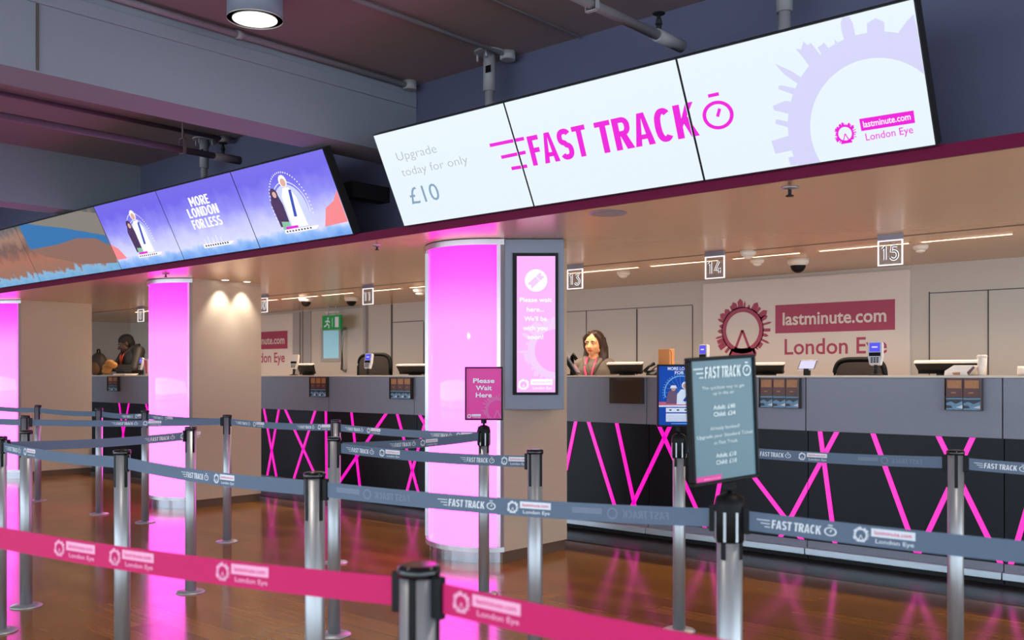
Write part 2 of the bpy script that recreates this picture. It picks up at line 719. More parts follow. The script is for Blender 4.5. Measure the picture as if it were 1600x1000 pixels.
M_floor = floor_mat()
M_border = mat('dark_floor_border', S(40, 30, 28), 0.3, noise=0.2, nscale=12)
M_ceil = mat('ceiling_paint', S(140, 118, 122), 0.75, noise=0.05, nscale=3)
M_beam = mat('beam_paint', S(134, 136, 148), 0.7, noise=0.04, nscale=60)
M_upper = mat('upper_wall_paint', S(84, 84, 110), 0.7, noise=0.04, nscale=60)
M_soffit = mat('brushed_soffit_metal', S(218, 180, 146), 0.27, 0.5, noise=0.06, nscale=6, nstretch=(0.6, 14, 1))
M_crimson = mat('crimson_fascia', S(104, 0, 50), 0.45, spec=0.15)
M_back = mat('office_wall_paint', S(196, 184, 172), 0.55, noise=0.03, nscale=80)
M_pilaster = mat('office_pilaster_grey', S(168, 160, 156), 0.5)
M_seam = mat('dark_seam', S(84, 74, 68), 0.7)
M_clad = mat('beige_brushed_cladding', S(216, 196, 172), 0.36, 0.35, noise=0.06, nscale=5, nstretch=(1, 1, 30))
M_frame = mat('satin_aluminium', S(190, 188, 194), 0.32, 0.75)
M_plinth = mat('steel_plinth', S(165, 165, 172), 0.25, 0.9)
M_plinthb = mat('bronze_plinth', S(120, 100, 84), 0.35, 0.5)
M_column = column_light_mat()
M_grey = mat('blue_grey_housing', S(128, 134, 152), 0.45, noise=0.03, nscale=90)
M_black = mat('black_plastic', S(10, 9, 11), 0.45, spec=0.2)
M_gloss = mat('gloss_black_cap', S(20, 18, 22), 0.12)
M_signframe = mat('black_sign_frame', S(12, 11, 13), 0.5, spec=0.2)
M_blackmatte = mat('matt_black', S(16, 14, 18), 0.7)
M_apron = mat('speckled_grey_laminate', S(128, 128, 142), 0.42, 0.1, noise=0.28, nscale=220)
M_panel = mat('black_gloss_panel', S(10, 15, 24), 0.35, spec=0.2)
M_neon = glow('magenta_light_line', (1.0, 0.0, 0.50, 1), 1.15)
M_steelledge = mat('pale_steel_ledge', S(196, 206, 216), 0.35, 0.5)
M_worktop = mat('pale_worktop', S(214, 200, 186), 0.3)
M_led = glow('warm_led', (1.0, 0.84, 0.66, 1), 9.0)
M_lamp = glow('lamp_disc', (1.0, 0.93, 0.84, 1), 6.0)
M_steel = mat('brushed_steel', S(170, 172, 176), 0.40, 0.72, noise=0.05, nscale=8, nstretch=(40, 40, 1))
M_belt = mat('slate_webbing', S(94, 110, 132), 0.75, noise=0.12, nscale=300, bump=0.2)
M_beltp = mat('magenta_webbing', S(204, 6, 96), 0.75, noise=0.08, nscale=300, bump=0.2)
M_print = mat('white_print', S(225, 230, 236), 0.6)
M_ghost = mat('faint_print', S(116, 128, 150), 0.7)
M_printp = mat('pale_pink_print', S(248, 170, 205), 0.6)
M_printpink = mat('pink_print', S(226, 40, 120), 0.6)
M_logo = mat('raspberry_print', S(170, 58, 88), 0.5)
M_logotext = mat('cream_print', S(228, 208, 196), 0.5)
M_board = mat('cream_sign_board', S(222, 206, 194), 0.5, noise=0.03, nscale=120)
M_white = glow('white_screen', (0.80, 0.90, 0.97, 1), 1.0)
M_mag = glow('magenta_screen_ink', (0.84, 0.0, 0.70, 1), 1.0)
M_lav = glow('lavender_screen_ink', (0.66, 0.66, 0.93, 1), 1.0)
M_slate = glow('slate_screen_ink', (0.23, 0.36, 0.50, 1), 1.0)
M_thin = glow('grey_screen_ink', (0.40, 0.46, 0.53, 1), 1.0)
M_wsc = glow('white_screen_ink', (1.0, 1.0, 1.0, 1), 1.0)
M_pinksc = glow('pink_screen', (0.93, 0.42, 0.90, 1), 1.0)
M_pinksc2 = glow('pale_lilac_screen_ink', (0.86, 0.56, 0.95, 1), 1.0)
M_pinksc3 = glow('rose_screen_ink', (0.93, 0.35, 0.85, 1), 1.0)
M_sky = picture_mat('violet_sky_picture', [(0.0, (0.16, 0.36, 0.85, 1)), (0.1, (0.30, 0.52, 0.95, 1)), (0.17, (0.72, 0.74, 1, 1)), (0.32, (0.62, 0.62, 1, 1)), (0.55, (0.30, 0.29, 0.95, 1)), (0.8, (0.16, 0.13, 0.83, 1)), (1.0, (0.18, 0.14, 0.80, 1))], 0.28, 4.0)
M_rock = picture_mat('red_rock_picture', [(0.0, (0.20, 0.50, 0.85, 1)), (0.12, (0.30, 0.58, 0.88, 1)), (0.18, (0.40, 0.20, 0.14, 1)), (0.4, (0.50, 0.20, 0.13, 1)), (0.62, (0.22, 0.12, 0.10, 1)), (0.8, (0.45, 0.25, 0.18, 1)), (1.0, (0.12, 0.14, 0.15, 1))], 0.45, 5.0, 0.8)
M_scsky = glow('blue_sky_picture', (0.02, 0.16, 0.42, 1), 1.0)
M_scarch = glow('stone_arch_picture', (0.22, 0.20, 0.17, 1), 1.0)
M_schill = glow('brown_hill_picture', (0.26, 0.13, 0.10, 1), 1.0)
M_sun = glow('sunset_picture', (0.95, 0.25, 0.28, 1), 1.0)
M_scdark = glow('dark_figure_picture', (0.06, 0.02, 0.10, 1), 1.0)
M_scskin = glow('skin_picture', (0.75, 0.42, 0.36, 1), 1.0)
M_scblue = glow('sash_picture', (0.03, 0.07, 0.50, 1), 1.0)
M_scgreen = glow('green_cloth_picture', (0.25, 0.55, 0.38, 1), 1.0)
M_poster = mat('blue_poster', S(0, 70, 172), 0.5, spec=0.15)
M_posterl = mat('light_blue_print', S(96, 168, 226), 0.4)
M_posterw = mat('white_poster_print', S(222, 226, 238), 0.4)
M_posters = mat('skin_poster_print', S(196, 140, 122), 0.4)
M_posterd = mat('plum_poster_print', S(92, 50, 92), 0.4)
M_posterr = mat('red_poster_print', S(206, 70, 110), 0.4)
M_waitsign = mat('magenta_poster', S(222, 20, 146), 0.35)
M_waitsign2 = mat('light_magenta_print', S(214, 84, 160), 0.35)
M_tealsign = mat('grey_teal_poster', S(72, 106, 118), 0.3)
M_tealtext = mat('pale_poster_print', S(214, 226, 226), 0.4)
M_neonwhite = glow('edge_lit_white', (1.0, 0.93, 0.95, 1), 1.1)
M_acryl = mat('grey_acrylic', S(150, 140, 134), 0.15, alpha=0.35)
M_acrylbr = mat('grey_acrylic_bracket', S(136, 130, 146), 0.3)
M_darknum = mat('dark_numeral', S(70, 60, 58), 0.4)
M_green = mat('green_sign', S(0, 128, 62), 0.4, emit=S(0, 128, 62), es=0.25)
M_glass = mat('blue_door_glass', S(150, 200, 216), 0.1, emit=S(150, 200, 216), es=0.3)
M_off = mat('off_white_plastic', S(222, 214, 204), 0.4)
M_brown = mat('dark_brown_mesh', S(48, 38, 32), 0.7)
M_bluesc = glow('blue_device_screen', (0.07, 0.07, 0.75, 1), 1.2)
M_palesc = glow('pale_device_screen', (0.75, 0.72, 0.95, 1), 1.0)
M_kraft = mat('kraft_card', S(196, 136, 86), 0.7, noise=0.1, nscale=30)
M_paper = mat('white_paper', S(232, 222, 212), 0.6)
M_leaf1 = mat('maroon_leaflet', S(92, 42, 38), 0.4, noise=0.45, nscale=60)
M_leaf2 = mat('gold_print', S(176, 112, 60), 0.4, noise=0.3, nscale=80)
M_leaf3 = mat('blue_leaflet', S(110, 150, 180), 0.4, noise=0.5, nscale=50)
M_leaf4 = mat('ink_print', S(28, 32, 50), 0.4)
M_pipe = mat('grey_pipe_paint', S(150, 146, 150), 0.5)
M_pipem = mat('shaded_pipe_paint', S(120, 104, 112), 0.5)  # darker copy of the pipe grey, the bay's weaker light put into its colour
M_cup = mat('pink_card', S(206, 80, 104), 0.6)

# ------------------------------------------------------------------ the setting
Y_SOF, Y_WALL, Y_BACK = 4.39, 4.8, 8.49
Z_SOF, Z_SOFT, Z_CEIL = 2.249, 2.302, 3.42
XL, XR = -22.0, 5.5
Y_FRONT = -5.0

struct('floor', MB().box((XL, Y_FRONT, -0.1), (XR, Y_BACK + 0.1, 0.0)), M_floor)
struct('trim_1', MB().box((-16.0, 5.98, 0.0), (XR, 6.50, 0.004)), M_border)
struct('ceiling', MB().box((XL, Y_FRONT, Z_CEIL), (XR, Y_WALL + 0.1, Z_CEIL + 0.12)), M_ceil)
struct('ceiling_soffit', MB().box((-17.0, Y_SOF, Z_SOF), (XR, Y_BACK, Z_SOFT)), M_soffit)
struct('trim_2', MB().box((-17.0, Y_SOF - 0.012, Z_SOF - 0.002), (XR, Y_SOF, Z_SOFT + 0.004)), M_crimson)
struct('wall_upper', MB().box((XL, Y_WALL, Z_SOFT), (XR, Y_WALL + 0.1, Z_CEIL)), M_upper)
struct('wall_back', MB().box((-17.0, Y_BACK, 0.0), (XR, Y_BACK + 0.1, Z_SOF)), M_back)
struct('wall_left', MB().box((XL - 0.1, Y_FRONT, 0.0), (XL, Y_WALL, Z_CEIL)), M_beam)
struct('wall_office', MB().box((-17.0, 5.75, 0.0), (-16.9, Y_BACK, Z_SOF)), M_back)
# a glazed front behind the viewer and a glazed end: daylight comes in here
mw = MB()
mw.box((XL, Y_FRONT - 0.12, 3.05), (XR, Y_FRONT, Z_CEIL))
mw.box((XL, Y_FRONT - 0.12, 0.0), (XR, Y_FRONT, 0.12))
for k in range(22):
    x = XL + (XR - XL) * k / 21
    mw.box((x - 0.05, Y_FRONT - 0.1, 0.12), (x + 0.05, Y_FRONT, 3.05))
mw.box((XL, Y_FRONT - 0.08, 2.15), (XR, Y_FRONT - 0.02, 2.22))
struct('window_1', mw, M_frame)
mw = MB()
mw.box((XR, Y_FRONT, 3.05), (XR + 0.12, Y_WALL, Z_CEIL))
mw.box((XR, Y_FRONT, 0.0), (XR + 0.12, Y_WALL, 0.12))
for k in range(8):
    y = Y_FRONT + (Y_WALL - Y_FRONT) * k / 7
    mw.box((XR, y - 0.05, 0.12), (XR + 0.1, y + 0.05, 3.05))
struct('window_2', mw, M_frame)
# beams that run from the glazed front to the upper wall
for x in (-5.23, -9.34, -13.45, -17.56):
    struct('ceiling_beam', MB().box((x - 0.35, Y_FRONT, 2.89), (x, Y_WALL, Z_CEIL)), M_beam)
# movement joint on the face of the first beam
pj = at(58, 60, X=-5.23)
struct('trim_3', MB().box((-5.23, pj.y - 0.007, 2.90), (-5.222, pj.y + 0.007, Z_CEIL)), M_seam)
# long joint in the soffit
struct('trim_4', MB().box((-16.5, 6.665, Z_SOF - 0.003), (XR, 6.68, Z_SOF)), M_seam)
# back wall seams and flush panels
YB = Y_BACK - 0.004
n_tr = [5]


def wall_line(p, q, w=0.014):
    w *= 0.6
    a, b = at(p[0], p[1], Y=YB), at(q[0], q[1], Y=YB)
    if abs(p[0] - q[0]) < 3:
        x = (a.x + b.x) / 2
        mb = MB().box((x - w / 2, YB - 0.002, min(a.z, b.z)), (x + w / 2, Y_BACK, max(a.z, b.z)))
    else:
        z = (a.z + b.z) / 2
        mb = MB().box((min(a.x, b.x), YB - 0.002, z - w / 2), (max(a.x, b.x), Y_BACK, z + w / 2))
    struct('trim_%d' % n_tr[0], mb, M_seam)
    n_tr[0] += 1


for p, q, w in (((916, 486), (916, 586), 0.01), ((995, 483), (995, 586), 0.024), ((1082, 478), (1082, 586), 0.012), ((800, 491), (1082, 478), 0.012),
                ((1452, 456), (1452, 586), 0.014), ((1544, 453), (1544, 586), 0.016), ((1452, 456), (1680, 448), 0.012),
                ((473, 486), (473, 586), 0.035), ((572, 482), (572, 586), 0.05), ((612, 475), (612, 586), 0.05), ((662, 503), (662, 586), 0.02), ((614, 503), (662, 502), 0.016),
                ((192, 508), (192, 586), 0.03), ((146, 518), (192, 515), 0.02), ((171, 519), (171, 586), 0.02)):
    wall_line(p, q, w)
# pilasters beside the door
for a, b in ((459, 470), (476, 487)):
    xa, xb = xat(a, YB), xat(b, YB)
    struct('trim_%d' % n_tr[0], MB().box((xa, Y_BACK - 0.03, 0), (xb, Y_BACK, Z_SOF - 0.03)), M_pilaster)
    n_tr[0] += 1
# emergency door
xa, xb = xat(489, YB), xat(571, YB)
zt = at(530, 484, Y=YB).z
d1 = struct('door_1', MB().box((xa, Y_BACK - 0.03, 0.0), (xb, Y_BACK, zt)), M_back)
fr = MB()
fr.box((xa - 0.05, Y_BACK - 0.045, 0), (xa, Y_BACK, zt + 0.05)).box((xa, Y_BACK - 0.045, zt), (xb, Y_BACK, zt + 0.05)).box((xb, Y_BACK - 0.045, 0), (xb + 0.05, Y_BACK, zt + 0.05))
fr.build('door_frame', M_pilaster, d1)
wa, wb_ = at(508, 560, Y=YB), at(533, 516, Y=YB)
hollow(Plane((0, Y_BACK - 0.03, 0), (1, 0, 0), (0, 0, 1)), wa.x - 0.05, wa.z - 0.05, wb_.x + 0.05, wb_.z + 0.05, 0.05, 0, 0.015).build('vision_frame', M_pilaster, d1)
MB().box((wa.x, Y_BACK - 0.036, wa.z), (wb_.x, Y_BACK - 0.03, wb_.z)).build('vision_pane', M_glass, d1)
ha, hb = at(540, 583, Y=YB), at(545, 513, Y=YB)
MB().tube([((ha.x + hb.x) / 2, Y_BACK - 0.03, ha.z + .03), ((ha.x + hb.x) / 2, Y_BACK - 0.09, ha.z + .05), ((ha.x + hb.x) / 2, Y_BACK - 0.09, hb.z - .03), ((ha.x + hb.x) / 2, Y_BACK - 0.03, hb.z)], 0.024).build('pull_handle', M_steel, d1)
ca, cb = at(517, 491, Y=YB), at(540, 486, Y=YB)
MB().box((ca.x, Y_BACK - 0.11, ca.z), (cb.x, Y_BACK - 0.03, cb.z)).build('door_closer', M_off, d1, bevel=0.01)


# ------------------------------------------------------------------ illuminated columns
def arc(xc, hw, yf, bulge, n=22, grow=0.0):
    R = (hw * hw + bulge * bulge) / (2 * bulge)
    cy = yf - bulge + R
    a = math.asin(hw / R)
    return [(xc + (R + grow) * math.sin(t), cy - (R + grow) * math.cos(t)) for t in [a - 2 * a * k / n for k in range(n + 1)]]


def column(xr, label, yback):
    hw, yf, bulge = 0.38, 4.96, 0.20
    xc = xr - hw
    t = tag(thing('illuminated_column', label, 'column', (xc, yf, 0), 'illuminated columns'), kind='thing')
    A = arc(xc, hw - 0.034, yf - 0.012, bulge - 0.012)
    mb = MB()
    mb.smooth = True
    mb.prism(A, 0.112, 2.206)
    mb.build('light_panel', M_column, t)
    F = arc(xc, hw, yf, bulge, grow=0.012)
    fr = MB()
    fr.prism(F, 0.078, 0.112).prism(F, 2.206, 2.244)
    for sx in (-1, 1):
        e = xc + sx * hw
        fr.box((min(e, e - sx * 0.036), yf - 0.035, 0.112), (max(e, e - sx * 0.036), yf, 2.206))
    fr.build('panel_frame', M_frame, t)
    P = arc(xc, hw - 0.035, yf, bulge - 0.03)
    MB().prism(P, 0.0, 0.078).build('curved_plinth', M_plinth, t)
    MB().box((xc - hw, yf, 0.078), (xr, yback, Z_SOF)).build('side_cladding', M_clad, t)
    MB().box((xc - hw + 0.012, yf, 0.0), (xr - 0.012, yback - 0.01, 0.078)).build('plinth', M_plinthb, t)
    return t


column(-4.51, 'pink backlit column carrying the angled please wait display', 5.66)
column(-8.62, 'pink backlit column whose beige side is washed by two downlights', 5.74)
column(-12.73, 'pink backlit column cut off by the photo edge, beside the jacketed man\'s desk', 5.86)

# ------------------------------------------------------------------ angled display on the column
A0 = V((-4.506, 4.962, 0))
DSP = A0.x * FWD.x + A0.y * FWD.y
mpp = DSP / FPX
B0 = A0 + RGT * (93 * mpp)
C0 = B0 + FWD * ((A0.x - B0.x) / FWD.x)
zb = 1.304 - 54 * mpp
t = thing('information_display', 'angled grey display with tall pink please wait screen on the column', 'screen', (A0.x, A0.y, zb))
MB().prism([(A0.x, A0.y), (B0.x, B0.y), (C0.x, C0.y)], zb, Z_SOF - 0.003).build('housing', M_grey, t, bevel=0.004)
pd = Plane((A0.x, A0.y, 0), RGT, (0, 0, 1))
a, b = pd.uv(801, 617), pd.uv(872, 395.5)
slab(pd, a[0], a[1], b[0], b[1], -0.01, 0.012).build('bezel', M_black, t)
a, b = pd.uv(807.5, 613), pd.uv(867.5, 400.5)
scr = slab(pd, a[0], a[1], b[0], b[1], 0.0, 0.0135).build('screen', M_pinksc, t)
ar = Art()
c = pd.uv(869, 548)
R = 58 * mpp
ar.part('skyline_ring').wheel(c, R, M_pinksc2, 1, 9, False, 0.58)
ar.disc(c, R * 0.58, M_pinksc3, 1)
c = pd.uv(837.5, 438.5)
ar.part('ticket_symbol').disc(c, 17.5 * mpp, M_wsc, 1)
k = mpp
U = lambda x, y: (c[0] + (x * 0.74 - y * 0.67) * k, c[1] + (x * 0.67 + y * 0.74) * k)
ar.poly([U(-13, -5), U(13, -5), U(13, -2), U(10.5, 0), U(13, 2), U(13, 5), U(-13, 5), U(-13, 2), U(-10.5, 0), U(-13, -2)], M_pinksc2, 2)
ar.line(U(4, -5), U(4, 5), 0.8 * k, M_wsc, 3)
for txt, x0, x1, y in (('Please wait', 812, 862, 472), ('here...', 823, 850, 487), ("We'll be", 819, 854, 501.5), ('with you', 817, 855, 516), ('soon!', 824, 849, 530)):
    p, q = pd.uv(x0, y), pd.uv(x1, y)
    ar.part('lettering#' + txt)
    ar.text(txt, p[0], q[0], p[1], 7.2 * k, M_wsc, 3, 0.02)
p, q = pd.uv(809, 610), pd.uv(863, 592)
ar.part('wheel_logo').logo(p[0], p[1], q[0], q[1], M_wsc, M_wsc, M_pinksc, M_wsc, 2)
ar.build('screen_artwork', lambda u, v, d: pd(u, v, 0.0137 + d), t, (a[0], a[1], b[0], b[1]))

# ------------------------------------------------------------------ tilted screens above the soffit
SO = V((0, 4.35, 2.297))
ps = Plane(SO, (1, 0, 0), (0, -0.275, 0.57))
SH = 0.627


def screen_panel(x0, x1, label, m, group):
    t = thing('overhead_screen', label, 'screen', (x0, 4.35, 2.30), group)
    g = 0.007
    slab(ps, x0 + 0.001, 0, x1 - 0.001, SH, -0.07, 0.0).build('casing', M_blackmatte, t)
    mb = slab(ps, x0 + g, g, x1 - g, SH - g, 0.0, 0.003)
    o = mb.build('screen', m, t)
    uv = o.data.uv_layers.new(name='UVMap')
    off = wloc(t)
    for lp in o.data.loops:
        p = o.data.vertices[lp.vertex_index].co + off - SO
        uv.data[lp.index].uv = ((p.x - x0) / 0.627, p.dot(ps.V) / SH)
    MB().cyl(ps(x0 + 0.8, 0.40, -0.07), V((x0 + 0.8, Y_WALL - 0.002, ps(x0 + 0.8, 0.40, -0.07).z)), 0.03).build('wall_bracket', M_blackmatte, t)
    return t, (x0 + g, g, x1 - g, SH - g)


def put(ar, panels):
    for t, clip in panels:
        ar.build('screen_artwork', lambda u, v, d: ps(u, v, 0.0032 + d), t, clip)


xs = [-4.857, -3.711, -2.565, -1.419]
grp = 'white overhead screens'
pans = [screen_panel(xs[0], xs[1], 'white overhead screen reading Upgrade today for only £10', M_white, grp),
        screen_panel(xs[1], xs[2], 'white overhead screen with most of the magenta fast track words', M_white, grp),
        screen_panel(xs[2], xs[3], 'white overhead screen with stopwatch, lavender skyline ring and small wheel logo', M_white, grp)]
ar = Art()


def ptext(ar, pl, txt, pL, pR, hp, m, l=2, bold=0.0, shear=0.0, heavy=False):
    a, b = pl.uv(*pL), pl.uv(*pR)
    top = pl.uv(pL[0], pL[1] - hp)
    if heavy:
        ar.blocks(txt, a[0], b[0], (a[1] + b[1]) / 2, top[1] - a[1], m, l, shear)
    else:
        ar.text(txt, a[0], b[0], (a[1] + b[1]) / 2, top[1] - a[1], m, l, bold, shear)


ar.part('small_lettering')
ptext(ar, ps, 'Upgrade', (622.5, 251), (684, 238), 14.5, M_thin, bold=-0.012)
ar.part('small_lettering#2')
ptext(ar, ps, 'today for only', (630, 275), (733, 255), 14, M_thin, bold=-0.012)
ar.part('price_lettering')
ptext(ar, ps, '£10', (645, 318.5), (690, 311), 28, M_slate)
ar.part('large_lettering')
ptext(ar, ps, 'FAST', (834, 258), (924, 243), 48, M_mag, shear=0.05, heavy=True)
ar.part('large_lettering#2')
ptext(ar, ps, 'TRACK', (938, 239), (1093, 213), 51, M_mag, shear=0.05, heavy=True)
for p, q in (((766, 227), (819.5, 216)), ((784, 245.5), (822, 237.5)), ((800, 263), (824.5, 259))):
    ar.part('speed_line#%d' % p[0]).line(ps.uv(*p), ps.uv(*q), 0.02, M_mag, 2)
c = ps.uv(1122.5, 179.5)
ar.part('stopwatch').watch(c, abs(ps.uv(1147, 176)[0] - c[0]), 0.070, M_mag, 2)
c = ps.uv(1369, 199)
R = abs(ps.uv(1268, 215)[0] - c[0]) / 0.6
ar.part('skyline_ring').ring(c, R * 0.6, R * 0.815, M_lav, 1, 64)
for pts in (((1317, 27), (1327, 26), (1333, 36), (1337, 56), (1342, 80), (1323, 84), (1319, 60), (1315, 46), (1314, 36)), ((1355, 36), (1369, 28), (1382, 34), (1384, 78), (1356, 80)),
            ((1394, 78), (1406, 48), (1418, 32), (1428, 22), (1436, 55), (1432, 86), (1410, 84)), ((1256, 64), (1262, 70), (1268, 67), (1278, 80), (1298, 104), (1276, 118), (1254, 88), (1244, 76), (1252, 77)),
            ((1278, 74), (1284, 70), (1288, 66), (1298, 78), (1312, 94), (1296, 104)), ((1304, 60), (1320, 80), (1308, 88)), ((1211, 99), (1222, 104), (1236, 110), (1264, 128), (1258, 138), (1226, 116)),
            ((1217, 134), (1222, 133), (1258, 141), (1252, 152), (1217, 139)), ((1208, 165), (1228, 157), (1246, 160), (1242, 180), (1210, 172)), ((1213, 186), (1244, 192), (1240, 201), (1212, 193)),
            ((1206, 220), (1244, 208), (1250, 232), (1212, 240)), ((1232, 246), (1254, 240), (1262, 256), (1236, 258)), ((1340, 70), (1350, 64), (1358, 72), (1356, 84), (1340, 86))):
    ar.poly([ps.uv(*p) for p in pts], M_lav, 1)
c = ps.uv(1321, 208.5)
ar.part('wheel_logo').wheel(c, 0.052, M_mag, 2, 3)
ar.poly([ps.uv(1343, 185.5), ps.uv(1346.5, 204.5), ps.uv(1430.5, 191.5), ps.uv(1428, 172)], M_mag, 2)
ptext(ar, ps, 'lastminute.com', (1350, 198.5), (1424, 186.5), 10.5, M_wsc, 3, 0.012)
ptext(ar, ps, 'London Eye', (1354, 218.5), (1428, 208), 12, M_mag, 2, 0.004)
put(ar, pans)

# the picture screens on the other side of the beam
grp = 'picture overhead screens'
xl = [-11.79, -10.64, -8.826, -7.686, -6.54, -5.389]
pl_ = [screen_panel(xl[0], xl[1], 'overhead screen with dark red rock picture at the photo edge', M_rock, grp),
       screen_panel(xl[1], xl[2], 'wide overhead screen picturing blue sky over brown hills', M_rock, grp),
       screen_panel(xl[2], xl[3], 'violet overhead screen with figures, next to the rock picture', M_sky, grp),
       screen_panel(xl[3], xl[4], 'violet overhead screen reading MORE LONDON FOR LESS', M_sky, grp),
       screen_panel(xl[4], xl[5], 'violet overhead screen with figures and a red sunset corner', M_sky, grp)]
ar = Art()
q = lambda *p: [ps.uv(x, y) for x, y in p]
ar.poly(q((27, 347), (60, 352), (100, 356), (168, 368), (180, 390), (150, 372), (120, 372), (90, 382), (48, 390)), M_scsky, 2)
ar.poly(q((20, 318), (170, 335), (168, 368), (100, 356), (60, 352), (27, 347)), M_scarch, 1)
ar.poly(q((48, 390), (90, 382), (120, 372), (150, 372), (182, 388), (190, 410), (130, 412), (70, 400)), M_schill, 3)
put(ar, pl_[:2])


def people_picture(ar, cx, x0, s):
    """two printed figures before a pale wheel, a boat under them"""
    ar.part('pale_wheel#%f' % cx)
    for k in range(36):
        a = math.pi * k / 35 * 1.15 - 0.2
        ar.disc((cx + 0.20 * s * math.cos(a), 0.26 + 0.24 * s * math.sin(a)), 0.006, M_wsc, 1, 8)
    ar.ring((cx, 0.26), 0.175 * s, 0.18 * s, M_wsc, 1, 40, -0.2, math.pi + 0.2)
    ar.disc((cx, 0.26), 0.16 * s, picture_pale, 1)
    ar.part('figures_and_boat#%f' % cx)
    x = cx - 0.13 * s
    ar.poly([(x - 0.06, 0.14), (x - 0.075, 0.33), (x - 0.03, 0.40), (x + 0.04, 0.39), (x + 0.065, 0.3), (x + 0.06, 0.13)], M_scdark, 2)
    ar.disc((x, 0.39), 0.045, M_scdark, 2, 20)
    ar.disc((x + 0.005, 0.385), 0.024, M_scskin, 3, 18)
    ar.poly([(x - 0.04, 0.1), (x + 0.07, 0.1), (x + 0.06, 0.17), (x - 0.03, 0.18)], M_scgreen, 3)
    # white gowned figure with a blue sash
    x = cx + 0.01
    ar.poly([(x - 0.08, 0.12), (x - 0.075, 0.36), (x - 0.03, 0.42), (x + 0.04, 0.42), (x + 0.09, 0.34), (x + 0.11, 0.12)], M_wsc, 3)
    ar.disc((x, 0.47), 0.046, M_wsc, 3, 20)
    ar.disc((x, 0.46), 0.031, M_scskin, 4, 18)
    ar.poly([(x + 0.03, 0.40), (x + 0.062, 0.40), (x + 0.02, 0.2), (x - 0.015, 0.2)], M_scblue, 4)
    # boat
    ar.poly([(cx - 0.18, 0.085), (cx + 0.2, 0.085), (cx + 0.24, 0.11), (cx - 0.18, 0.115)], M_wsc, 5)
    ar.rect(cx - 0.15, 0.117, cx + 0.0, 0.135, M_mag, 5)
    for k in range(9):
        ar.rect(cx - 0.16 + 0.036 * k, 0.093, cx - 0.14 + 0.036 * k, 0.105, M_scdark, 6)


picture_pale = glow('pale_cloud_picture', (0.62, 0.68, 1.0, 1), 1.0)
ar = Art()
people_picture(ar, -8.22, xl[2], 0.95)
ar.part('sunset')
ar.poly([(xl[2], 0.1), (xl[2] + 0.2, 0.1), (xl[2] + 0.12, 0.2), (xl[2], 0.26)], M_sun, 1)
people_picture(ar, -5.96, xl[4], 1.15)
ar.part('sunset')
ar.poly([(-5.66, 0.09), (-5.385, 0.1), (-5.385, 0.34), (-5.47, 0.26), (-5.58, 0.22)], M_sun, 1)
for txt, p, r in (('MORE', (300, 324), (329, 316)), ('LONDON', (298, 342), (344, 331)), ('FOR LESS', (305, 359), (350, 350))):
    ar.part('lettering#' + txt)
    ptext(ar, ps, txt, p, r, 15.5, M_wsc, 3, heavy=True)
x = -7.1
ar.part('boat')
ar.poly([(x - 0.2, 0.075), (x + 0.2, 0.075), (x + 0.26, 0.1), (x - 0.2, 0.11)], M_wsc, 2)
for k in range(10):
    ar.rect(x - 0.17 + 0.036 * k, 0.085, x - 0.15 + 0.036 * k, 0.1, M_scdark, 3)
for k in range(5):
    ar.line((x - 0.15 + 0.06 * k, 0.105), (x - 0.15 + 0.06 * k, 0.15 + 0.02 * (k % 2)), 0.006, M_wsc, 2)
put(ar, pl_[2:])
# black connection box behind the end of the picture screens
a = at(545, 311, Y=4.5)
b = at(560, 284, Y=4.5)
tag(MB().box((a.x, 4.45, a.z), (b.x, Y_WALL, b.z)).build('junction_box', M_blackmatte, loc=(a.x, Y_WALL, a.z)), 'black box behind the end of the violet picture screens', 'box')

# ------------------------------------------------------------------ ceiling services
zl = 3.255
for dx, dy, lab in ((-4.58, 3.01, 'round grey surface downlight lit white under the ceiling by the beam'), (-2.6, 0.6, 'added unseen ceiling downlight above the viewer that warms the floor'), (-4.58, -1.6, 'added unseen ceiling downlight beside the beam behind the viewer'),
                    (-7.6, 0.6, 'added ceiling downlight of the next bay, unseen, brightening the floor'), (-0.3, 2.6, 'added unseen ceiling downlight brightening the floor before the desk front')):  # all but the first are unseen lamps added to brighten and warm the floor
    t = thing('ceiling_downlight', lab, 'lamp', (dx, dy, Z_CEIL), 'surface downlights')
    MB().lathe([(0.15, zl), (0.15, Z_CEIL)], (dx, dy, 0), 40).build('housing', M_grey, t)
    MB().lathe([(0.15, zl - 0.006), (0.15, zl), (0.12, zl), (0.12, zl - 0.006)], (dx, dy, 0), 40, False).build('rim', M_off, t)
    MB().lathe([(0.118, zl - 0.003), (0.118, zl)], (dx, dy, 0), 40).build('diffuser', M_lamp, t)
    d = bpy.data.lights.new('downlight', 'SPOT')
    d.energy = 110
    d.color = (1.0, 0.88, 0.74)
    d.spot_size = math.radians(110)
    d.spot_blend = 0.7
    d.shadow_soft_size = 0.1
    lo = bpy.data.objects.new('downlight', d)
    COL.objects.link(lo)
    lo.parent = t
    lo.location = (0, 0, zl - Z_CEIL - 0.02)


def pipe(name, label, cat, pts, r, m, group=None):
    return tag(MB().tube(pts, r, 12).build(name, m, loc=pts[0]), label, cat, group)


